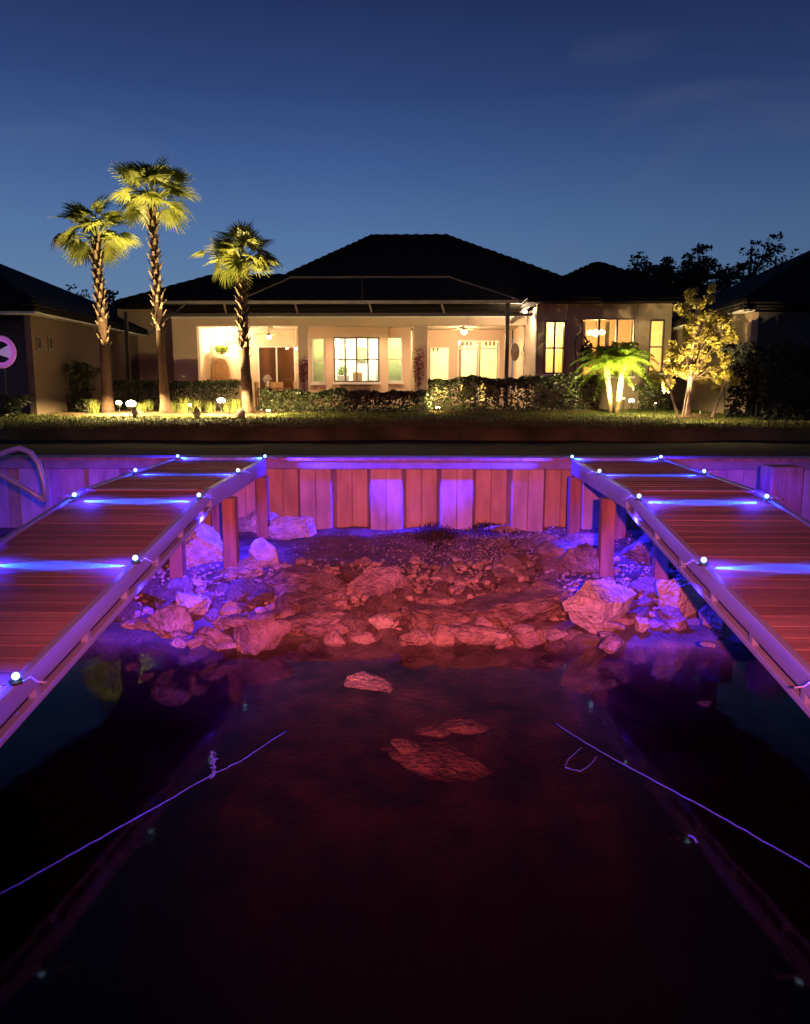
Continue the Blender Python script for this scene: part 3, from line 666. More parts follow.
for i, (px, Y, h, lab) in enumerate(((93, PY + .2, .62, 'ornamental grass tuft left of the left palm'), (148, PY + 1.0, .55, 'ornamental grass tuft behind the brightest spotlight'), (141, PY + .5, .45, 'small grass tuft right beside the brightest spotlight'),
        (184, PY + .2, .72, 'tallest grass tuft right of the tallest palm'), (196, PY + .5, .6, 'grass tuft left of the bright middle spotlight'), (210, PY + .9, .55, 'grass tuft just behind the bright middle spotlight'),
        (236, PY + .3, .65, 'grass tuft left of the shortest palm'), (228, PY + .8, .55, 'grass tuft behind the bright middle spotlight on its right'), (173, PY + 1, .5, 'grass tuft behind the tallest palm'))):
    grass_tuft(px, Y, h, lab, i)
# mulch bed with small mounds
def bedmesh(name, px0, px1, Y0, Y1, label):
    a, b_ = P(px0, 405, (Y0 + Y1) / 2).x, P(px1, 405, (Y0 + Y1) / 2).x
    o = grid(name, mulch, lin(a, b_, 70), lin(Y0, Y1, 16), lambda x, y: lawn_z(x, y) - .02 + .10 * max(0, min(1, 4 * (1 - abs(2 * (y - Y0) / (Y1 - Y0) - 1)) * min(1, (x - a) / .6, (b_ - x) / .6)) * (.6 + .5 * fbm(x, y, 0, 2))), 'structure')
bedmesh('palm_bed', 60, 285, PY - 1.5, PY + 3.2, '')
bedmesh('hedge_bed', 262, 600, 22.9, 25.2, '')
bedmesh('tree_bed', 672, 722, 19.3, 20.7, '')
for i, (px, lab) in enumerate(((197, 'dark pointed rock between the grasses right of the tallest palm'), (241, 'dark pointed rock at the foot of the shortest palm'), (136, 'dark rock at the foot of the brightest spotlight'))):
    p = P(px, 405, PY - 2.1); me = rock_mesh('garden_rock', 300 + i, .14, .12, .2, 3); me.materials.append(rockd); o = bpy.data.objects.new('garden_rock', me); col.objects.link(o); o.location = (p.x, p.y, lawn_z(p.x, p.y) + .10); tag(o, lab, 'rock', 'rocks in the palm bed')
# lawn blades (uncountable)
g = MB(); rd = random.Random(8)
for _ in range(52000):
    y = 14.85 + 10 * rd.random() ** 1.6; x = rd.uniform(-.56, .56) * y + .2; z = lawn_z(x, y) - .01; h = rd.uniform(.03, .075); a = rd.uniform(0, 3.14); dx, dy = math.cos(a) * .012, math.sin(a) * .012; l = rd.uniform(-.03, .03)
    g.tri((x - dx, y - dy, z), (x + dx, y + dy, z), (x + l, y + rd.uniform(-.03, .03), z + h))
tag(g.build('grass', grassm), 'short grass blades of the lawn', 'grass', kind='stuff')

# feather palm (two trunks)
def feather_palm():
    rd = random.Random(44); Y = 22.6; b0 = P(614, 404, Y); b0.z = lawn_z(b0.x, Y)
    t = thing('feather_palm', b0, 'glowing green double trunk feather palm in front of the right wing', 'palm tree')
    for (bpx, tpx, tpy, dy) in ((612, 605, 362, .1), (617, 623, 359, -.15)):
        b = P(bpx, 404, Y + dy); b.z = lawn_z(b.x, Y) - .05; top = P(tpx, tpy, Y + dy)
        g = MB(); pts = [b.lerp(top, k / 8) for k in range(9)]; g.tube(pts, [.075 + .012 * math.sin(k * 2.2) + .02 * (k / 8) for k in range(9)], 10); g.build('trunk', mat('brown_palm_bark', (.20, .13, .07), .9, .4, 14, .8), t, True)
        for k in range(34):
            az = k * 2.39996; elv = R(82 - 95 * k / 34 + rd.uniform(-6, 6)); ln = rd.uniform(.95, 1.3); g = MB(); d = Vector((math.cos(az) * math.cos(elv), math.sin(az) * math.cos(elv), math.sin(elv)))
            prev = top.copy(); side0 = Vector((-math.sin(az), math.cos(az), 0)); pts = [top.copy()]
            for j in range(1, 15):
                u = j / 14; pts.append(top + d * ln * u + Vector((0, 0, -.62 * ln * u * u)))
            g.tube(pts, [.010 - .008 * j / 14 for j in range(15)], 4, False)
            for j in range(1, 15):
                q = pts[j]; dd = (pts[j] - pts[j - 1]).normalized(); L_ = .24 * math.sin(math.pi * min(1, (j + 1.5) / 15.5)) + .04
                for sgn in (-1, 1):
                    for off in (0, .5):
                        qq = q - dd * (ln / 14) * off; tip = qq + (side0 * sgn * .8 + dd * .6).normalized() * L_ + Vector((0, 0, -.07 + rd.uniform(-.03, .03))); m_ = qq.lerp(tip, .5) + Vector((0, 0, .015))
                        wv = dd * .018; g.quad(qq - wv * .5, qq + wv * .5, m_ + wv, m_ - wv); g.tri(m_ - wv, m_ + wv, tip)
            g.build('frond', leafg, t)
feather_palm()
uplight(632, 402, 21.4, P(618, 352, 22.5), 1500, 'spotlight at the right of the feather palm', 80, 1.0, (1, .85, .35))
uplight(624, 399, 22.0, P(590, 320, 25.6), 700, 'added wall wash lamp behind the spotlight right of the feather palm', 120, .4, (1, .85, .35))  # added lamp, washes the wing wall with light

# young yellow tree with stakes
def young_tree():
    rd = random.Random(77); Y = 20.0; b = P(688, 410, Y); b.z = lawn_z(b.x, Y)
    t = thing('young_tree', b, 'young yellow leaved tree in a mulch ring lit from below', 'tree')
    g = MB(); fork = P(690, 380, Y); top = P(697, 300, Y)
    g.tube([b - Vector((0, 0, .05)), b.lerp(fork, .5) , fork, P(693, 345, Y), P(696, 315, Y), top], [.075, .06, .055, .035, .022, .008], 9)
    hb_ = MB(); boxes = []; br = [(672, 360), (668, 376), (682, 338), (680, 350), (708, 340), (716, 352), (722, 368), (724, 345), (690, 325), (704, 322), (700, 305), (678, 370), (712, 375), (695, 350), (688, 365), (705, 362), (730, 330), (722, 382), (665, 378), (708, 332), (715, 320), (684, 310), (698, 293)]
    for (px, py) in br:
        dy = rd.uniform(-.7, .7); e = P(px, py, Y + dy); hb_.tube([Vector((fork.x + (e.x - fork.x) * .1, Y, max(fork.z, e.z - .9) * .6 + fork.z * .4)), fork.lerp(e, .6) + Vector((0, 0, .1)), e], [.022, .014, .006], 5)
        for k in range(5):
            boxes.append((e + Vector((rd.gauss(0, .13), rd.gauss(0, .2), rd.gauss(0, .13))), [rd.uniform(.09, .17)] * 3, 1))
    hb_.build('branches', mat('brown_bark', (.12, .08, .05)), t, True); g.build('trunk', barkp, t, True); g = MB(); clump_cloud(g, boxes, 52, .062, rd); g.build('crown', leafy, t)
    for i, ((ax, ay), (tx, ty), lab) in enumerate((((679, 409), (667, 379), 'left wooden stake leaning outwards by the yellow tree'), ((712, 409), (727, 378), 'right wooden stake leaning outwards by the yellow tree'), ((683, 409), (690, 376), 'middle wooden stake nearly upright by the yellow tree'))):
        a = P(ax, ay, Y - .3); a.z = lawn_z(a.x, Y) - .05; e = P(tx, ty, Y - .2)
        q = MB(); q.tube([a, e], .032, 8); tag(q.build('tree_stake', barkp), lab, 'stake', 'stakes around the young tree')
young_tree()
uplight(655, 404, 20.6, P(700, 345, 20), 1300, 'added low lamp on the grass left of the yellow tree', 70, .3, (1, .74, .34), .04)  # added lamp with a small lens, no fixture known here
uplight(700, 412, 17.9, P(697, 338, 20), 1500, 'added low lamp on the grass in front of the yellow tree', 60, .25, (1, .74, .34), .04)  # second added lamp, brightens the crown from the front

# ------------------------------------------------------------------ main house
YF, YB, YR = 28.0, 31.6, 25.6
house = thing('house', (0, YF, 1.6), 'single storey stucco house with a dark hip roof and a brightly lit patio', 'house')
def wallpx(x0, x1, y0, y1, Y, th, m, name='wall', par=house, back=True):
    a = P(x0, y1, Y); b_ = P(x1, y0, Y); g = MB(); zb = a.z; g.box(a.x, b_.x, Y, Y + th, min(zb, b_.z), max(zb, b_.z)); return g.build(name, m, par)
ZT = P(400, 318, YF).z; ZH = P(400, 325.5, YF).z; ZG = 1.58
X = lambda px, Y: P(px, 393, Y).x
Z = lambda py, Y: P(418, py, Y).z
def wbox(x0, x1, y0, y1, z0, z1, m, name='wall', par=house): g = MB(); g.box(x0, x1, y0, y1, z0, z1); return g.build(name, m, par)
# header and columns of the lanai
wbox(X(175, YF), X(536, YF), YF, YF + .35, ZH, ZT, stucco, 'header')
wbox(X(173, YF), X(536, YF), YF - .06, YF + .30, ZT + .002, ZT + .09, trimw, 'fascia')
wbox(X(175, YF), X(199, YF), YF + .01, YF + .34, ZG, ZH, stucco)
for a, b_ in ((299, 308.5), (414.5, 427)):
    wbox(X(a, YF), X(b_, YF), YF + .004, YF + .33, ZG, ZH - .002, stucco_dim if a > 500 else stucco, 'column')
wbox(X(199, YF), X(240, YF), YF + .02, YF + .30, ZG, Z(384, YF), stucco, 'low_wall')
# lanai ceiling / floor / back wall
wbox(X(175, YF), X(536, YF), YF + .35, YB + .1, ZH + .12, ZH + .2, ceilm, 'patio_ceiling')
wbox(X(175, YF), X(536, YF), YF - 3, YB, ZG - .06, ZG, tilefl, 'patio_floor')
def wall_with_holes(xa, xb, z0, z1, Y, th, holes, m, name='wall'):
    """holes: (x0,x1,z0,z1) world, sorted, not overlapping in x"""
    g = MB(); cur = xa
    for (a, b_, c, d) in sorted(holes):
        if a > cur: g.box(cur, a, Y, Y + th, z0, z1)
        if c > z0: g.box(a, b_, Y, Y + th, z0, c)
        if d < z1: g.box(a, b_, Y, Y + th, d, z1)
        cur = b_
    if xb > cur: g.box(cur, xb, Y, Y + th, z0, z1)
    return g.build(name, m, house)
def hole(x0, x1, y0, y1, Y): return (X(x0, Y), X(x1, Y), Z(y1, Y), Z(y0, Y))
glassm = glass('window_glass', (.93, .93, .9), .06); glassd = glass('dark_window_glass', (.35, .28, .2), .025)
def window(h, Y, cols, rws, frame, name='window', gm=None, label=None, fw=.05, mull=.03):
    a, b_, c, d = h; g = MB()
    g.box(a, a + fw, Y - .03, Y + .05, c, d); g.box(b_ - fw, b_, Y - .03, Y + .05, c, d); g.box(a + fw, b_ - fw, Y - .03, Y + .05, c, c + fw); g.box(a + fw, b_ - fw, Y - .03, Y + .05, d - fw, d)
    for k in range(1, cols): x = a + (b_ - a) * k / cols; g.box(x - mull, x + mull, Y - .02, Y + .04, c + fw, d - fw)
    if isinstance(rws, int): rws = [k / rws for k in range(1, rws)]
    for r in rws: z = c + (d - c) * r; g.box(a + fw, b_ - fw, Y - .024, Y + .036, z - mull * .8, z + mull * .8)
    o = g.build(name, frame, house)
    if label: o['label'] = label
    p = MB(); p.box(a + fw, b_ - fw, Y + .0, Y + .006, c + fw, d - fw); p.build('pane', gm or glassm, o)
    if 'door' not in name:
        s_ = MB(); s_.box(a - .05, b_ + .05, Y - .10, Y - .033, c - .08, c - .004); s_.build('sill', trimw, o)
    return o
def room(x0, x1, Y0, Y1, z0, z1, m, power, color, lpos=None, name='room', fl=None):
    g = MB(); g.quad((x0, Y1, z0), (x1, Y1, z0), (x1, Y1, z1), (x0, Y1, z1)); g.quad((x0, Y0, z0), (x0, Y1, z0), (x0, Y1, z1), (x0, Y0, z1)); g.quad((x1, Y0, z0), (x1, Y0, z1), (x1, Y1, z1), (x1, Y1, z0))
    g.quad((x0, Y0, z1), (x0, Y1, z1), (x1, Y1, z1), (x1, Y0, z1)); g.quad((x0, Y0, z0), (x1, Y0, z0), (x1, Y1, z0), (x0, Y1, z0)); g.build(name, m, house)
    l = lpos or ((x0 + x1) / 2, (Y0 + Y1) / 2, z1 - .35); lamp('room_light', 'POINT', l, power * WARM, color, house, size=.25)
# back wall behind left openings (kitchen + sliding door)
hs1 = hole(259, 296, 346, 402, YB)
wall_with_holes(X(165, YB), X(309, YB), ZG, ZH + .15, YB, .15, [hs1], stucco)
window(hs1, YB, 2, 1, trimw, 'sliding_door', glassd)
room(X(255, YB), X(300, YB), YB + .16, YB + 4, ZG, ZH, stucco, 70, (1, .7, .4), (X(285, YB), YB + 2.5, ZH - .3))
# bay: three facets projecting
YC = 30.0
hb = hole(334.5, 379.5, 337, 382, YC)
wall_with_holes(X(328, YC), X(386, YC), ZG, ZH + .12, YC, .12, [hb], stucco, 'bay_wall')
window(hb, YC, 4, 2, winb, 'window', None, 'wide bay window with eight bright panes', .05, .028)
room(X(329, YC), X(385.5, YC), YC + .13, YC + 5, ZG, ZH, roomw, 190, (1, .88, .62))
for (a, b_, c) in ((309, 328, 0), (386, 411, 1)):
    ha = hole(*( (312.5, 325.5, 338, 383) if not c else (387, 402.5, 337, 382)), YC + .35)
    wall_with_holes(X(a, YC + .35), X(b_, YC + .35) + (.08 if not c else 0), ZG, ZH + .12, YC + .35, .12, [ha], stucco, 'bay_wall')
    window(ha, YC + .35, 1, 2, trimw, 'window', None, 'narrow side bay window with green tinged glass' if not c else 'narrow side bay window with a bright top')
    room(X(308, YC + .5) if not c else X(386, YC) + .02, X(328.5, YC) - .05 if not c else X(412, YC + .5), YC + .49, YC + 2.2, ZG, ZH, mat('room_greenish', (.40, .45, .28), .9, .2, 3), 22 if not c else 42, (1, .85, .5))
wbox(X(327.5, YC) - .06, X(328, YC) + .05, YC + .002, YC + .36, ZG, ZH + .1, stucco, 'bay_wall')
wbox(X(386, YC) - .05, X(386.5, YC) + .06, YC + .002, YC + .36, ZG, ZH + .1, stucco, 'bay_wall')
# right lanai back wall with door and slider
hd = hole(429.5, 449, 347, 402, YB); hs = hole(457, 499, 340, 402, YB)
wall_with_holes(X(411, YB), X(511, YB), ZG, ZH + .15, YB, .15, [hd, hs], stucco)
window(hd, YB, 1, [], trimw, 'glazed_door', None); window(hs, YB, 2, [.86], trimw, 'sliding_door', None, 'bright sliding patio door with transom panes', .06, .035)
room(X(424, YB), X(504, YB), YB + .16, YB + 4.5, ZG, ZH, roomc, 230, (1, .84, .46))
# left kitchen corner side walls of lanai
wbox(X(199, YF) - .6, X(199, YF) - .45, YF + .35, YB, ZG, ZH + .12, stucco, 'side_wall')
# side wall between lanai and right wing
xs_ = X(535, YR); 
wbox(X(512, YB), X(512, YB) + .12, YF + .36, YB, ZG, ZH + .12, stucco, 'side_wall')
wbox(X(512, YB) + .12, xs_ + .2, YF + .40, YF + .52, ZG, ZH + .12, stucco, 'side_wall')
wbox(xs_ , xs_ + .15, YR + .16, YF + .40, ZG, Z(306, YR), stucco, 'side_wall')
# right wing
ZRT = Z(304, YR)
h1 = hole(542.5, 563.5, 321, 374, YR); h2 = hole(579, 632, 318.5, 376, YR); h3 = hole(646.5, 661, 320, 373, YR)
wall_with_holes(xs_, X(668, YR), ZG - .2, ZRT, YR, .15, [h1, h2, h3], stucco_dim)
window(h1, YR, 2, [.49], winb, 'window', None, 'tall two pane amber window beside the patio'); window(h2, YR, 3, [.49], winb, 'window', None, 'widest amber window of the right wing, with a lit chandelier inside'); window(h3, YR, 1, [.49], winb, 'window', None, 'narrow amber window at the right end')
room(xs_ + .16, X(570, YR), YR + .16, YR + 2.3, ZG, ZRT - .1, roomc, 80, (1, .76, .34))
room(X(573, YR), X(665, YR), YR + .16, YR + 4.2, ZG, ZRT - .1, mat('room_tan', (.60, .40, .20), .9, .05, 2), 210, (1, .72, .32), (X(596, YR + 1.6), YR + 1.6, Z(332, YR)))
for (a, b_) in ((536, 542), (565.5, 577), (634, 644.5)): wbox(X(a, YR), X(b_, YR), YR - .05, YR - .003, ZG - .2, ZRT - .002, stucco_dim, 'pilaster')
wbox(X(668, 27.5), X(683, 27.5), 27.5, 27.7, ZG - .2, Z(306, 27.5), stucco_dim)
wbox(xs_ - .35, X(669, YR) + .25, YR - .55, YR + .1, ZRT + .001, ZRT + .05, trimw, 'soffit')
wbox(xs_ - .38, X(669, YR) + .28, YR - .60, YR - .553, ZRT - .02, ZRT + .15, bronze, 'gutter')
# left wing front wall
wbox(X(122, 29), X(176, 29), 29, 29.2, ZG - .2, Z(308, 29), stucco_dim, 'wall')
wbox(X(122, 29), X(122, 29) + .15, 29.2, 36, ZG - .2, Z(308, 29), stucco_dim, 'wall')
# roofs
def hip(name, xa, xb, ya, yb, ze, rxa, rxb, ry, rz, th=.16, par=house, m=roofm):
    g = MB(); A, B, C_, D = (xa, ya, ze), (xb, ya, ze), (xb, yb, ze), (xa, yb, ze); E, F_ = (rxa, ry, rz), (rxb, ry, rz)
    g.quad(A, B, F_, E); g.tri(B, C_, F_); g.quad(C_, D, E, F_); g.tri(D, A, E)
    g.quad((xa, ya, ze - th), (xb, ya, ze - th), B, A); g.quad((xb, ya, ze - th), (xb, yb, ze - th), C_, B); g.quad((xa, yb, ze - th), (xa, ya, ze - th), A, D); g.quad((xa, ya, ze - th), (xa, yb, ze - th), (xb, yb, ze - th), (xb, ya, ze - th)); g.quad((xb, yb, ze - th), (xa, yb, ze - th), D, C_)
    ro = g.build(name, m, par); rd_ = random.Random(7)
    for a, b_ in ((E, F_), (A, E), (B, F_)):
        a, b_ = Vector(a), Vector(b_); n_ = max(2, int((b_ - a).length / .2)); g = MB(); g.tube([a.lerp(b_, k / n_) + Vector((0, 0, .02)) for k in range(n_ + 1)], [.085 + .03 * (k % 2) + rd_.uniform(-.01, .01) for k in range(n_ + 1)], 6); g.build('ridge_cap', m, ro)
    return ro
r1 = P(372, 237, 34); r2 = P(446, 237, 34)
e1 = P(150, 310, 27.4); e2 = P(620, 300, 27.4)
hip('roof', P(218, 300, 27.4).x, P(640, 297, 27.4).x, 27.4, 41, ZT + .32, r1.x, r2.x, 34, r1.z)
l1 = P(212, 277, 31); hip('roof', P(116, 303, 28.4).x, P(330, 300, 28.4).x, 28.4, 36, P(150, 303, 28.4).z, l1.x, P(300, 276, 31).x, 31, l1.z)
a1 = P(597, 265, 28.6); hip('roof', xs_ - .40, X(671, YR) + .3, YR - .62, 33, ZRT + .16, a1.x - .1, a1.x + .15, 28.6, a1.z)
ch = MB(); c0 = P(172, 284, 30); # roof vent
# pool cage (screen enclosure)
YCg = 26.2
cage = thing('pool_cage', (X(330, YCg), YCg, 1.6), 'dark screened patio enclosure frame with a pale front beam', 'screen enclosure')
zb = Z(302, YCg); xl, xr = X(130, YCg), X(534, YCg) - .1
g = MB(); g.bar((X(160, YCg), YCg, zb), (xr, YCg, zb), .10, .10); g.build('front_beam', beamw, cage)
g = MB(); g.box(X(160, YCg), xr, YCg - .03, YCg + .03, zb - .46, zb - .36); g.build('gutter_beam', bronze, cage)
for px in (227, 297, 370, 441):
    g = MB(); g.bar((X(px, YCg), YCg + .05, zb - .05), (X(px + 3, YF), YF - .08, ZT + .10), .06, .06); g.build('rafter', beamw, cage)
g = MB(); g.bar((X(506, YCg), YCg, ZG), (X(506, YCg), YCg, zb - .05), .13, .10); g.build('post', blackm, cage)
g = MB(); g.bar((xl, YCg, ZG), (xl, YCg, zb - .3), .10, .10); g.build('post', bronze, cage)
g = MB(); g.bar((X(150, YCg), YCg, Z(335, YCg)), (X(186, YCg), YCg + .4, Z(302, YCg)), .06, .06); g.build('brace', bronze, cage)
g = MB(); g.bar((X(534, YCg) - .1, YCg, zb), (X(510, YF), YF - .15, Z(322, YF)), .09, .09); g.build('corner_beam', beamw, cage)
z2 = Z(277, 26.9); 
g = MB(); g.bar((X(292, 26.9), 26.9, z2), (X(450, 26.9), 26.9, z2), .06, .06); g.build('upper_beam', bronze, cage)
for px, px2 in ((292, 240), (363, 363), (450, 520)):
    g = MB(); g.bar((X(px, 26.9), 26.9, z2 - .03), (X(px2, YCg), YCg + .04, zb + .05), .05, .05); g.build('upper_strut', bronze, cage)
sm = bpy.data.materials.new('insect_screen'); sm.use_nodes = True; n = sm.node_tree; n.nodes.clear(); o_ = n.nodes.new('ShaderNodeOutputMaterial'); t_ = n.nodes.new('ShaderNodeBsdfTransparent'); d_ = n.nodes.new('ShaderNodeBsdfDiffuse'); m_ = n.nodes.new('ShaderNodeMixShader'); d_.inputs[0].default_value = (.03, .025, .02, 1); m_.inputs[0].default_value = .45
n.links.new(t_.outputs[0], m_.inputs[1]); n.links.new(d_.outputs[0], m_.inputs[2]); n.links.new(m_.outputs[0], o_.inputs[0])
g = MB(); g.quad((X(160, YCg), YCg, zb), (xr, YCg, zb), (X(515, YF), YF - .1, ZT + .12), (X(170, YF), YF - .1, ZT + .12)); g.build('screen_roof', sm, cage)

# lamps and objects on the patio
hot = emit('warm_bulb', (1, .86, .55), 22)
def ceiling_fan(px, py, Y, label, power, grp='ceiling fans over the patio', bulb=.09):
    p = P(px, py, Y); t = thing('ceiling_fan', p, label, 'ceiling fan', grp)
    g = MB(); g.tube([p + Vector((0, 0, .08)), (p.x, p.y, ZH + .12)], .02, 6); g.build('rod', trimw, t)
    g = MB(); g.tube([p + Vector((0, 0, .04)), p + Vector((0, 0, .14))], .10, 12); g.build('motor', trimw, t)
    for k in range(5):
        a = k * 1.2566 + .4; d = Vector((math.cos(a), math.sin(a), 0)); g = MB(); g.bar(p + d * .1 + Vector((0, 0, .09)), p + d * .62 + Vector((0, 0, .09)), .12, .012); g.build('blade', medwood, t)
    g = MB(); g.sphere(p, bulb, 12, 8, (1, 1, .75)); g.build('lamp_bowl', hot, t, True)
    lamp('bulb', 'POINT', p - Vector((0, 0, .16)), power * WARM, (1, .68, .38), t, size=.08)
ceiling_fan(269, 337, 29.6, 'white bladed ceiling fan with lamp in the left patio opening', 34)
ceiling_fan(464, 332, 29.6, 'ceiling fan with a glowing bowl in the right patio opening', 75, bulb=.12)
ceiling_fan(296, 349, 31.0, 'small lit ceiling fan built for a reflection beside the sliding door', 8, bulb=.05)  # reflected fan light, built as a small fan with its own lamp
def sconce(px, py, Y, label, power, r=.08, color=(1, .72, .38), off=(0, -.25, 0), mat_=None):
    p = P(px, py, Y); t = thing('wall_lamp', p, label, 'lamp'); g = MB(); g.sphere(p, r, 12, 8); g.build('globe', mat_ or hot, t, True)
    g = MB(); g.box(p.x - .05, p.x + .05, p.y + r * .8, p.y + r * .8 + .05, p.z - .06, p.z + .06); g.build('bracket', trimw, t)
    lamp('bulb', 'POINT', p + Vector(off), power * WARM, color, t, size=.08)
sconce(229, 338, YB - .25, 'bright round lamp on the wall above the outdoor kitchen', 120, .16, (1, .76, .4))
sconce(525, 312, YR + .9, 'small bright flood lamp under the eave beside the right wing', 55, .07, (1, .75, .45), (-.2, -.1, -.05))
# bay uplight glow: recessed can lights over the bay
def can(px, Y, label, power):
    p = Vector((X(px, Y), Y, ZH + .115)); t = thing('recessed_light', p, label, 'lamp', 'recessed lights in the patio ceiling'); g = MB(); g.tube([p - Vector((0, 0, .012)), p], .07, 14); g.build('lens', hot, t); lamp('bulb', 'SPOT', p - Vector((0, 0, .03)), power * WARM, (1, .66, .38), t, p - Vector((0, 0, 3)), .05, 150, .9)
can(345, 29.2, 'recessed ceiling light over the left of the bay window', 55); can(375, 29.2, 'recessed ceiling light over the right of the bay window', 55); can(318, 29.0, 'recessed ceiling light at the left column', 45); can(404, 29.0, 'recessed ceiling light at the right column', 45)
can(498, 29.0, 'recessed ceiling light in the right patio corner', 45)
# chandelier in the dining room window
p = P(596, 333, YR + 1.6); t = thing('chandelier', p, 'glowing chandelier behind the widest amber window', 'chandelier')
g = MB(); g.tube([p, (p.x, p.y, ZRT - .12)], .012, 6); g.build('rod', bronze, t)
g = MB()
for k in range(7): a = k * .8976; g.sphere((p.x + .24 * math.cos(a), p.y + .24 * math.sin(a), p.z + .02), .075, 8, 6)
g.sphere(p, .12, 8, 6); g.build('bulbs', hot, t, True)
# outdoor kitchen: hood arch, counter, tall vase with plant
kx = lambda px: X(px, YB - .5)
t = thing('outdoor_kitchen', (kx(220), YB - .5, ZG), 'outdoor kitchen counter with a curved tan hood panel against the wall', 'kitchen')
g = MB(); g.box(X(200, YB - .6), X(240, YB - .6), YB - .9, YB - .06, ZG, Z(379, YB - .9)); g.build('counter', medwood, t)
g = MB(); c = P(221, 379, YB - .2); r_ = 9 * 31.4 / F
pr = []
for k in range(17):
    a = math.pi * k / 16; pr.append((c.x + r_ * math.cos(a) * (1 if math.sin(a) < .98 else .9), c.z + 20 * 31.4 / F * math.sin(a) ** .8))
i = len(g.v)
for (x, z) in pr: g.v += [(x, YB - .25, z), (x, YB - .05, z)]
g.f.append(tuple(i + 2 * k for k in range(17))[::-1])
for k in range(16): g.f.append((i + 2 * k, i + 2 * k + 1, i + 2 * k + 3, i + 2 * k + 2))
g.build('hood', medwood, t)
g = MB(); c = P(203, 353, YB - .2)
i = 0; g.v = [(c.x, YB - .2, c.z)] + [(c.x + .40 * math.cos(a), YB - .2, c.z + .45 * math.sin(a)) for a in [k * math.pi / 16 for k in range(9)]] + [(c.x, YB - .06, c.z)] + [(c.x + .40 * math.cos(a), YB - .06, c.z + .45 * math.sin(a)) for a in [k * math.pi / 16 for k in range(9)]]
g.f = [tuple(range(9, -1, -1))] + [(k, k + 1, k + 11, k + 10) for k in range(9)]; g.build('corbel', medwood, t)
def bush(px, py, Y, rx, rz, label, name, m, n=500, s=.06, z0=None, cat='plant', seed=3):
    p = P(px, py, Y); rd = random.Random(seed); g = MB(); t = thing(name, (p.x, Y, z0 if z0 is not None else p.z - rz), label, cat)
    clump_cloud(g, [(p, (rx, rx, rz), 1)], n, s, rd); g.build('foliage', m, t); g = MB(); g.tube([(p.x, Y, (z0 if z0 is not None else p.z - rz * 1.5)), p], .02, 6); g.build('stem', barkd, t); return t
bush(222, 349, YB - .5, .30, .2, 'leafy plant on top of the curved tan hood', 'potted_plant', leafg, 260, .07)
bush(419, 366, YF - .5, .22, .75, 'reddish plant climbing beside the right patio column', 'climbing_plant', redleaf, 420, .05, ZG)
bush(304, 372, YF - .5, .16, .6, 'reddish plant climbing beside the left patio column', 'climbing_plant', redleaf, 300, .05, ZG)
bush(527, 382, YCg - .3, .30, .25, 'round dark red shrub by the screen post', 'shrub', redleaf, 380, .06, ZG)
# furniture
def chair(px, Y, label, rz, grp='patio chairs', m=darkwood):
    x = X(px, Y); t = thing('patio_chair', (x, Y, ZG), label, 'chair', grp); M = Matrix.Translation((x, Y, ZG)) @ Matrix.Rotation(rz, 4, 'Z')
    def bb(nm, *a):
        g = MB(); g.box(*a); g.v = [tuple(M @ Vector(v)) for v in g.v]; return g.build(nm, m, t)
    bb('seat', -.25, .25, -.25, .25, .40, .46); bb('backrest', -.25, .25, .21, .26, .462, 1.0)
    for a in (-1, 1):
        for c in (-1, 1): bb('leg', a * .22 - .025, a * .22 + .025, c * .22 - .025, c * .22 + .025, 0, .398)
def table(px, Y, w_, label, m=medwood):
    x = X(px, Y); t = thing('patio_table', (x, Y, ZG), label, 'table'); g = MB(); g.box(x - w_ / 2, x + w_ / 2, Y - .45, Y + .45, ZG + .71, ZG + .76); g.build('table_top', m, t)
    for a in (-1, 1):
        for c in (-1, 1): g = MB(); g.box(x + a * (w_ / 2 - .08) - .03, x + a * (w_ / 2 - .08) + .03, Y + c * .38 - .03, Y + c * .38 + .03, ZG, ZG + .709); g.build('leg', m, t)
table(275, 29.4, 1.1, 'dining table in the left patio opening')
chair(263, 29.2, 'patio chair left of the dining table', R(90), m=medwood); chair(288, 29.3, 'patio chair right of the dining table', R(-90), m=medwood); chair(276, 30.2, 'patio chair behind the dining table', 0, m=medwood)
chair(469, 29.0, 'dark patio chair left in the right patio opening', R(180)); chair(492, 29.0, 'dark patio chair right in the right patio opening', R(180))
p = P(267, 372, 29.4); t = thing('flower_vase', (p.x, p.y, ZG + .76), 'white flowers in a vase on the dining table', 'vase')
g = MB(); g.tube([(p.x, p.y, ZG + .762), (p.x, p.y, ZG + .85), (p.x, p.y, ZG + .95), (p.x, p.y, ZG + 1.0)], [.04, .08, .05, .06], 12); g.build('vase', trimw, t, True)
g = MB(); clump_cloud(g, [((p.x, p.y, ZG + 1.12), (.17, .17, .15), 1)], 130, .05, random.Random(2)); g.build('flowers', trimw, t)
# inside the bay room
def inside(name, label, cat, px0, px1, py0, py1, Y, m):
    t = thing(name, (X((px0 + px1) / 2, Y), Y, Z(py1, Y)), label, cat); g = MB(); g.box(X(px0, Y), X(px1, Y), Y, Y + .3, Z(py1, Y), Z(py0, Y)); bevel(g.build('body', m, t), .04)
inside('armchair', 'pale armchair seen through the left of the wide bay window', 'armchair', 338, 349, 375, 386, 31.5, trimw)
inside('armchair', 'tan armchair seen through the middle of the wide bay window', 'armchair', 353, 362, 372, 386, 32, medwood)
inside('picture', 'greenish picture on the wall behind the bay window', 'picture', 358, 366, 347, 361, 34.6, mat('picture_green', (.35, .38, .16), .8, .4, 6))
inside('cabinet', 'tall grey cabinet seen through the right of the bay window', 'cabinet', 368, 377, 356, 384, 33.5, mat('grey_cabinet', (.30, .34, .34), .7, .3, 4))
bush(343, 372, 33, .22, .28, 'green houseplant seen through the wide bay window', 'houseplant', leafg, 200, .07, ZG)
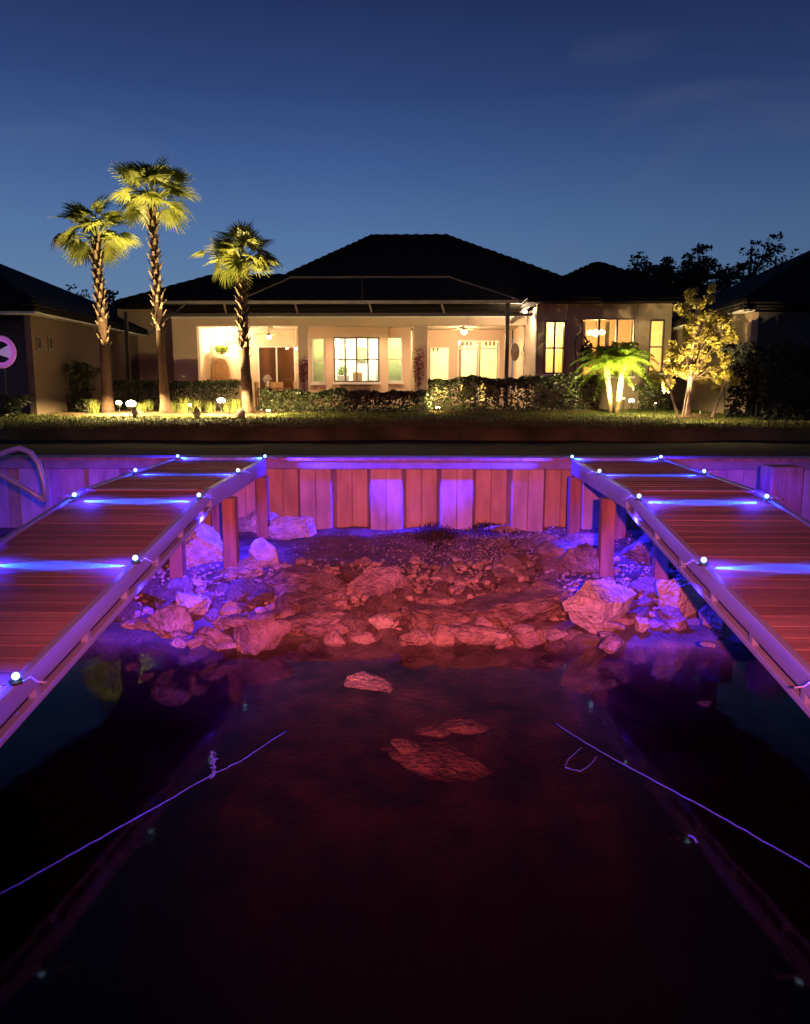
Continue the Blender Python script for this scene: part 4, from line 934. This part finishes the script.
for (a, b_, par_) in ((457, 461, 0), (476, 480, 0), (496, 499, 0), (579, 583, 1), (603, 607, 1), (628, 632, 1), (542.5, 545, 1), (561, 563.5, 1)):
    Y_ = (YB if not par_ else YR) + .22; wbox(X(a, Y_), X(b_, Y_), Y_, Y_ + .05, ZG + .1 if not par_ else Z(374, Y_), Z(342, Y_) if not par_ else Z(322, Y_), mat('curtain', (.55, .42, .24), .9, .3, 30, stretch=(6, 6, .1)), 'curtain')
for px in (461, 465, 469, 484, 488, 492, 432, 436): wbox(X(px, YB + .2), X(px + 2.4, YB + .2), YB + .19, YB + .2, Z(345.5 if px > 440 else 351, YB), Z(341.5 if px > 440 else 347.5, YB), medwood, 'valance')
# bench under bay window
x = X(357, 29.0); t = thing('bench', (x, 29, ZG), 'low wooden cabinet bench under the wide bay window', 'bench'); g = MB(); g.box(X(341, 29.3), X(371, 29.3), 29.2, 29.6, ZG + .1, Z(386, 29.2)); g.build('body', medwood, t); g = MB(); g.box(X(340, 29.3), X(372, 29.3), 29.16, 29.64, Z(386, 29.2) + .002, Z(384.5, 29.2)); g.build('lid', darkwood, t)
# wall ornaments
t = thing('wall_plaque', P(514, 352, YF + .2), 'dark oval plaque hanging on the patio side wall', 'ornament'); g = MB(); c = P(515, 352, YF + .33); g.tube([(c.x, YF + .30, c.z), (c.x, YF + .36, c.z)], .16, 16); 
g.v = [(v[0], v[1], c.z + (v[2] - c.z) * 2.0) for v in g.v]; g.build('disc', darkwood, t)
t = thing('wall_art', P(527, 352, YR + .5), 'scrolled dark metal wall art on the bright strip of wall', 'ornament'); g = MB(); rd = random.Random(6)
for k in range(9):
    c = P(526 + rd.uniform(-2.5, 2.5), 335 + k * 4.6, YF + .36); g.tube([c + Vector((.07 * math.cos(a), 0, .07 * math.sin(a))) for a in [j * .8 for j in range(8)]], .012, 5)
g.build('scrolls', darkwood, t)
# hooked hanging ornament in front of window
Yh = 24.4
t = thing('hanging_planter', (X(582, Yh), Yh, lawn_z(6, Yh)), 'dark hanging planter on a curved hook before the widest window', 'planter')
g = MB(); g.tube([P(575, 405, Yh), P(575, 345, Yh), P(576, 337, Yh), P(580, 334, Yh), P(585, 337, Yh), P(588, 343, Yh)], .028, 7); g.build('hook', blackm, t, True)
g = MB(); c = P(587, 357, Yh); g.sphere(c, .17, 12, 8, (.85, .85, 1.9)); g.build('basket', blackm, t, True)
g = MB(); clump_cloud(g, [(c + Vector((0, 0, .1)), (.22, .2, .42), 1)], 260, .07, random.Random(9)); g.build('foliage', leafk, t)

# ------------------------------------------------------------------ neighbouring houses
nl = thing('neighbour_house', (-11, 21, 1.6), 'dim taupe house with a black hip roof at the left edge', 'house', 'houses on either side')
XL = PX(30, 393, -1).x
c1 = P(30, 315, 21); XL = c1.x
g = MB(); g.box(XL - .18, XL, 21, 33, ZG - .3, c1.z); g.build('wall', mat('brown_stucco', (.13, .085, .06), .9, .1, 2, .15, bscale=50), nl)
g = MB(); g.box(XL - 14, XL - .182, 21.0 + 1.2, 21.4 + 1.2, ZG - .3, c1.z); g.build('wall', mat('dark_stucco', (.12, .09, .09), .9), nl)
g = MB(); g.box(XL - 14, XL + .35, 20.6, 21.0, c1.z + .002, c1.z + .06); g.build('soffit', trimw, nl); g = MB(); g.box(XL + .01, XL + .35, 21.002, 33, c1.z + .002, c1.z + .05); g.build('soffit', trimw, nl)
pk = P(-40, 245, 27); hip('roof', XL - 14, XL + .4, 20.5, 34, c1.z + .24, XL - 7, XL - 6.2, 27, pk.z + .3, par=nl)
for a, b_ in ((36, 41), (47.5, 52)):
    y0 = PX(a, 343, XL).y; y1 = PX(b_, 343, XL).y; z0 = PX(a, 350, XL).z; z1 = PX(a, 335.5, XL).z
    g = MB(); g.box(XL + .003, XL + .03, y0, y1, z0, z1); o = g.build('window', winb, nl); g = MB(); g.box(XL + .032, XL + .038, y0 + .06, y1 - .06, z0 + .06, z1 - .06); g.build('pane', glassd, o)
# ring light
Yn = 20.3; c = P(1, 352, Yn)
t = thing('neon_ring', (c.x, Yn, ZG), 'glowing purple neon ring at the left edge', 'neon light')
g = MB(); rr_ = 12.5 * Yn / F; g.tube([c + Vector((rr_ * math.cos(a), 0, rr_ * 1.05 * math.sin(a))) for a in [k * 2 * math.pi / 36 for k in range(-13, 23)]], .075, 8); g.build('ring', emit('purple_neon', (.55, .14, .55), .38), t, True)
g = MB(); q = [c + Vector((-.22, .05, -.02)), c + Vector((.22, .05, .2)), c + Vector((.24, .05, -.18))]; g.tri(q[0], q[1], q[2]); q2 = [v + Vector((0, .04, 0)) for v in q]; g.tri(q2[2], q2[1], q2[0]); 
for k in range(3): g.quad(q[k], q2[k], q2[(k + 1) % 3], q[(k + 1) % 3])
g.build('wedge', emit('pale_neon', (.4, .33, .4), .3), t)
g = MB(); g.tube([(c.x, Yn + .1, ZG - .1), (c.x, Yn + .1, c.z - rr_)], .03, 6); g.build('stand', blackm, t)
lamp('neon_glow', 'POINT', c + Vector((.1, -.3, 0)), 2.5, (.6, .15, 1), t, size=.2)

nr = thing('neighbour_house', (9, 21, 1.6), 'house with a big black roof and one faintly lit wall at the right edge', 'house', 'houses on either side')
c2 = P(752, 312, 20.5); XR = c2.x
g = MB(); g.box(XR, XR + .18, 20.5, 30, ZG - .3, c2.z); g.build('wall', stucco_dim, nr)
g = MB(); g.box(XR + .182, XR + 16, 20.5, 20.7, ZG - .3, c2.z); g.build('wall', mat('unlit_stucco', (.03, .028, .03), .95), nr)  # front wall's night darkness put into its near-black colour
g = MB(); g.box(XR - .3, XR - .01, 20.3, 30, c2.z + .002, c2.z + .05); g.build('soffit', trimw, nr)
pk = P(850, 232, 26); hip('roof', XR - .35, XR + 16, 20.2, 32, c2.z + .22, pk.x, pk.x + 6, 26, pk.z, par=nr)

# ------------------------------------------------------------------ background trees
def bg_tree(px, ptop, pbase, Y, wpx, label, seed, wisp=False, n=900):
    rd = random.Random(seed); b = P(px, pbase, Y); b.z = 1.5; top = P(px, ptop, Y); t = thing('background_tree', b, label, 'tree', 'dark trees behind the houses')
    W = wpx * Y / F / 2; H = top.z - b.z; hb = P(px, pbase, Y).z
    g = MB(); g.tube([b, b.lerp(top, .5) + Vector((rd.uniform(-.3, .3), 0, 0)), top], [.28, .18, .05], 7); boxes = []
    for k in range(22 if not wisp else 16):
        u = rd.uniform(.0, 1); z = hb + (top.z - hb) * u; rad = W * (1 - .45 * abs(u - .45)) * rd.uniform(.3, 1); a = rd.uniform(0, 6.28)
        e = Vector((b.x + rad * math.cos(a), Y + rad * .7 * math.sin(a), z)); s0 = b.lerp(top, max(.2, (z - b.z) / H - .22)); g.tube([s0, s0.lerp(e, .5) + Vector((0, 0, .2)), e], [.09, .05, .015], 5)
        for j in range(3):
            d = Vector((rd.gauss(0, .5), rd.gauss(0, .5), rd.gauss(0, .4))); g.tube([s0.lerp(e, .6), e + d], [.03, .01], 4); r = rd.uniform(.25, .6) * (1 if not wisp else .8); boxes.append((e + d, (r * 1.4, r, r * .6), 1))
    g.build('trunk', barkd, t); g = MB(); clump_cloud(g, boxes, n / 60, .16, rd); g.build('crown', leafk, t)
bg_tree(645, 266, 300, 48, 50, 'bushy dark tree behind the right wing roof', 1, n=2400)
bg_tree(668, 268, 305, 52, 40, 'lower dark tree right of the bushy one', 2, n=1900)
bg_tree(697, 262, 300, 50, 56, 'wide dark tree behind the yellow tree', 3, n=3200)
bg_tree(752, 246, 300, 46, 38, 'tall thin open tree above the right neighbouring roof', 4, True, n=1200)
bg_tree(776, 256, 300, 47, 40, 'wispy bare tree beside the tall thin one', 5, True, n=350)
bg_tree(116, 304, 330, 46, 26, 'small dark tree between the left house and the main house', 6, n=1300)
bg_tree(70, 291, 320, 60, 26, 'faint treetop over the left neighbouring roof', 7, n=700)
